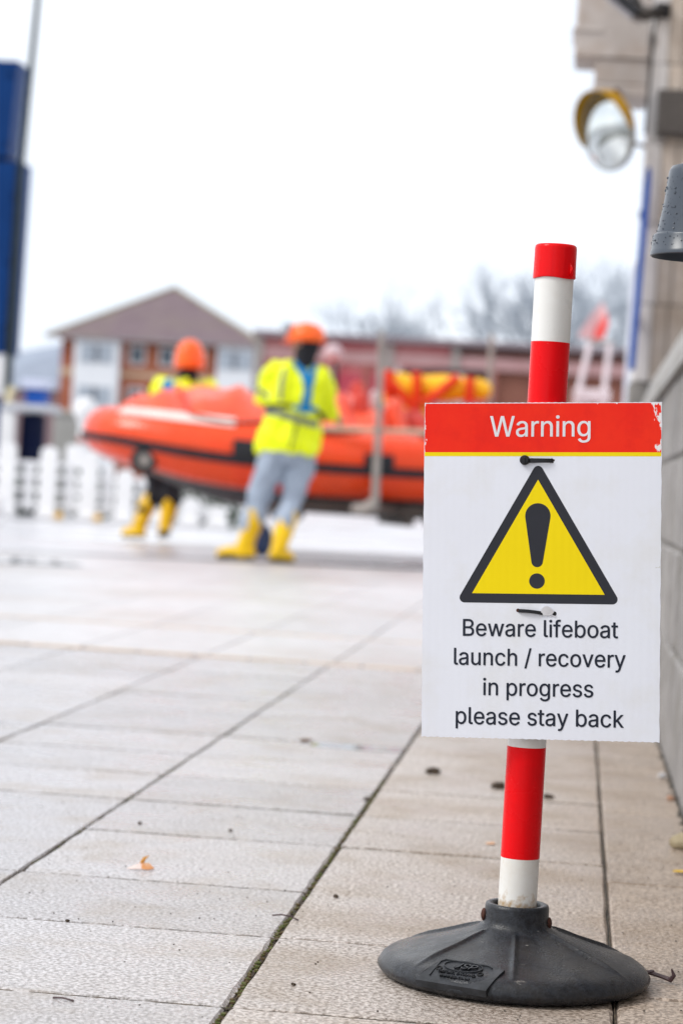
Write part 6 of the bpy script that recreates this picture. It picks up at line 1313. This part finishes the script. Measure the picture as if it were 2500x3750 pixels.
pen([(.0, 2.262), (.056, 2.165), (.144, 2.302), (.10, 2.40)], 'pennant_tip', PNW)
pp = root('blur_pole', (.27, 16, 0), 'slim pole added for the pale blur left of the blue board', 'pole')  # added pole standing in for a pale blur beside the board
B().tube([(.272, 16, 0), (.272, 16, 1.2), (.274, 16, 2.15)], [.034, .030, .024], 10, dome=False).build('pole', mat('pale_blue_white', (.66, .68, .78), rough=.5), pp, smooth=True)
B().ball((.274, 16, 2.17), .03, 10).build('finial', WHITE, pp, smooth=True)

# ------------------------------------------------------------------ brick hall behind the boat
bh = root('brick_hall', (-4, 71, 0), 'long low red brick hall with pale bands behind the lifeboat', 'building')
B().box(-9.6, -3.95, 70, 80, -.05, 4.78).build('wall', BRICK2, bh)
B().box(-3.93, 1.6, 70.3, 80, -.05, 4.70).build('wall', BRICK3, bh)
B().box(-9.7, 1.7, 69.7, 80.2, 4.785, 4.97, .02).build('roof_edge', mat('hall_roof_edge', (.24, .19, .21), rough=.8), bh)
B().box(-9.5, 1.5, 69.93, 69.99, 4.15, 4.52, .01).build('pale_band', mat('pale_brick_band', (.52, .33, .33), (.44, .24, .24), scale=1.2, rough=.8), bh)
for i in range(9):
    x = -9.0 + i * .92
    if x > -2.6: continue
    f = B().box(x, x + .70, 69.90, 69.99, 2.35, 3.85, .01).build('window', mat('dark_red_panel', (.46, .06, .09), (.38, .045, .07), scale=1.3, rough=.5), bh)
    B().box(x + .10, x + .60, 69.87, 69.898, 2.5, 3.1).build('pane', mat('violet_glass', (.45, .30, .36), rough=.3), f)
    B().box(x + .72, x + .88, 69.88, 69.99, .2, 4.14).build('mullion', MULL if i % 2 else mat('brick_pier', (.38, .13, .11), rough=.8), bh)
for x in (-9.62, -5.82, -3.9): B().box(x, x + .22, 69.85, 69.995, 0, 4.75).build('downpipe', GALV, bh)
lw = B().box(-7.0, 3, 57.5, 58, -.05, .40, .02).build('low_quay_wall', mat('quay_wall', (.24, .21, .19), rough=.8), origin=(-2, 57.7, 0))
tag(lw, 'low brown grey wall across the far side of the apron', 'wall')

# ------------------------------------------------------------------ brick house with hipped roof, far left
ho = root('brick_house', (-26.5, 155, 0), 'three storey brick house with white bays under a hipped mauve tile roof', 'house')
B().box(-32.95, -20.4, 150, 162, -.1, 8.95).build('wall', BRICK, ho)
B().add([(-33.8, 149.3, 8.96), (-19.9, 149.3, 8.96), (-19.9, 163, 8.96), (-33.8, 163, 8.96), (-26.9, 155.5, 12.75), (-26.7, 157, 12.75)], [(0, 1, 4), (1, 2, 5, 4), (2, 3, 5), (3, 0, 4, 5), (0, 3, 2, 1)]).build('roof', ROOFT, ho)
HIPT = mat('mossy_ridge', (.36, .34, .24), rough=.8)
for a_ in ((-33.8, 149.3, 8.99), (-19.9, 149.3, 8.99)): B().tube([a_, (-26.9, 155.5, 12.80)], .10, 6).build('hip_ridge', HIPT, ho)
B().box(-33.9, -19.8, 149.2, 149.32, 8.78, 8.98).build('gutter', mat('gutter', (.28, .25, .26), rough=.6), ho)
for x0, x1 in ((-32.0, -29.15), (-22.95, -20.7)):
    by = B().box(x0, x1, 149.4, 149.99, -.1, 8.93).build('bay', RENDER, ho)
    for zc in (8.0, 5.35, 2.7):
        for xm in ((x0 + x1) / 2 - .62, (x0 + x1) / 2 + .62):
            B().box(xm - .42, xm + .42, 149.34, 149.39, zc - .62, zc + .52).build('window', mat('bay_pane', (.40, .45, .52), (.32, .36, .42), scale=1, rough=.2), by)
        B().box((x0 + x1) / 2 - .14, (x0 + x1) / 2 + .14, 149.33, 149.385, zc - .6, zc + .5).build('dark_mullion', mat('dark_frame', (.16, .18, .22), rough=.5), by)
for x in (-28.1, -26.2, -24.3):
    for zc in (8.0, 5.35, 2.7):
        f = B().box(x - .50, x + .50, 149.93, 149.99, zc - .62, zc + .62).build('window', WHITE, ho)
        B().box(x - .38, x + .38, 149.90, 149.925, zc - .50, zc + .50).build('pane', GLASS, f)
for zc in (6.75, 4.1):
    B().box(-32.97, -32.02, 149.95, 149.992, zc - .22, zc + .22).build('string_course', STONEC, ho)
    B().box(-29.13, -22.97, 149.95, 149.992, zc - .16, zc + .16).build('string_course', STONEC, ho)
h2 = root('slate_house', (-36.5, 165, 0), 'slate roofed lower house standing left behind the brick house', 'house')
B().box(-41.5, -33.3, 163.5, 172, -.1, 5.9).build('wall', mat('plum_wall', (.30, .22, .24), rough=.8), h2)
B().add([(-42, 163.2, 5.95), (-33, 163.2, 5.95), (-33, 172, 5.95), (-42, 172, 5.95), (-40.5, 167.5, 8.5), (-34.5, 167.5, 9.95)], [(0, 1, 5, 4), (1, 2, 5), (2, 3, 4, 5), (3, 0, 4), (0, 3, 2, 1)]).build('roof', SLATE, h2)
for x in (-40.0, -37.6, -35.2):
    f = B().box(x - .5, x + .5, 163.44, 163.49, 3.4, 4.7).build('window', WHITE, h2)
    B().box(x - .4, x + .4, 163.41, 163.435, 3.5, 4.6).build('pane', GLASS, f)

# ------------------------------------------------------------------ bare winter trees
def bare_tree(x, y, h, spread, label, seed, group='bare winter trees beyond the hall', olive=False):
    rt = root('bare_tree', (x, y, 0), label, 'tree', group); rd_ = random.Random(seed)
    tr, cr = B(), B()
    def grow(p_, d, ln, r, lev):
        q = p_ + d * ln + Vector((rd_.uniform(-1, 1), rd_.uniform(-1, 1), 0)) * ln * .06
        (tr if lev < 2 else cr).tube([p_, p_.lerp(q, .5) + Vector((rd_.uniform(-1, 1), 0, rd_.uniform(-1, 1))) * ln * .05, q], [r, r * .82, r * .62], 6 if lev < 2 else 3, cap=False)
        if lev >= 6: return
        for k in range(3):
            a = rd_.uniform(0, 2 * pi); tl = rd_.uniform(.35, .75) * spread
            ax_ = d.orthogonal().normalized(); ax_ = Matrix.Rotation(a, 3, d) @ ax_
            nd = (d + ax_ * tl + Vector((0, 0, .12))).normalized()
            grow(p_.lerp(q, rd_.uniform(.55, 1)), nd, ln * rd_.uniform(.62, .80), r * .60, lev + 1)
    grow(Vector((x, y, 0)), Vector((0, 0, 1)), h * .30, h * .016, 0)
    tr.build('trunk', HAZEBARK, rt, smooth=True); cr.build('crown', HAZEBARK, rt)
    return rt
bare_tree(-4.0, 122, 15, 1.0, 'tall bare tree just left of the top of the striped pole', 1)
bare_tree(-5.6, 128, 11, 1.0, 'bare tree leftmost beside the tall one left of the pole', 2)
bare_tree(-1.9, 118, 15.2, 1.0, 'bare tree mostly hidden behind the white band of the pole', 3)
bare_tree(-.35, 121, 16, .9, 'tall bare tree right of the pole above the pennant', 4)
bare_tree(1.2, 118, 16, 1.0, 'bare tree rightmost against the blue board and the pier', 5)
bare_tree(-12.6, 125, 13.5, .8, 'small thin bare tree above the nearer worker', 6)
bare_tree(-10.6, 120, 9.0, 1.2, 'low bushy bare tree above the roof of the hall', 7)
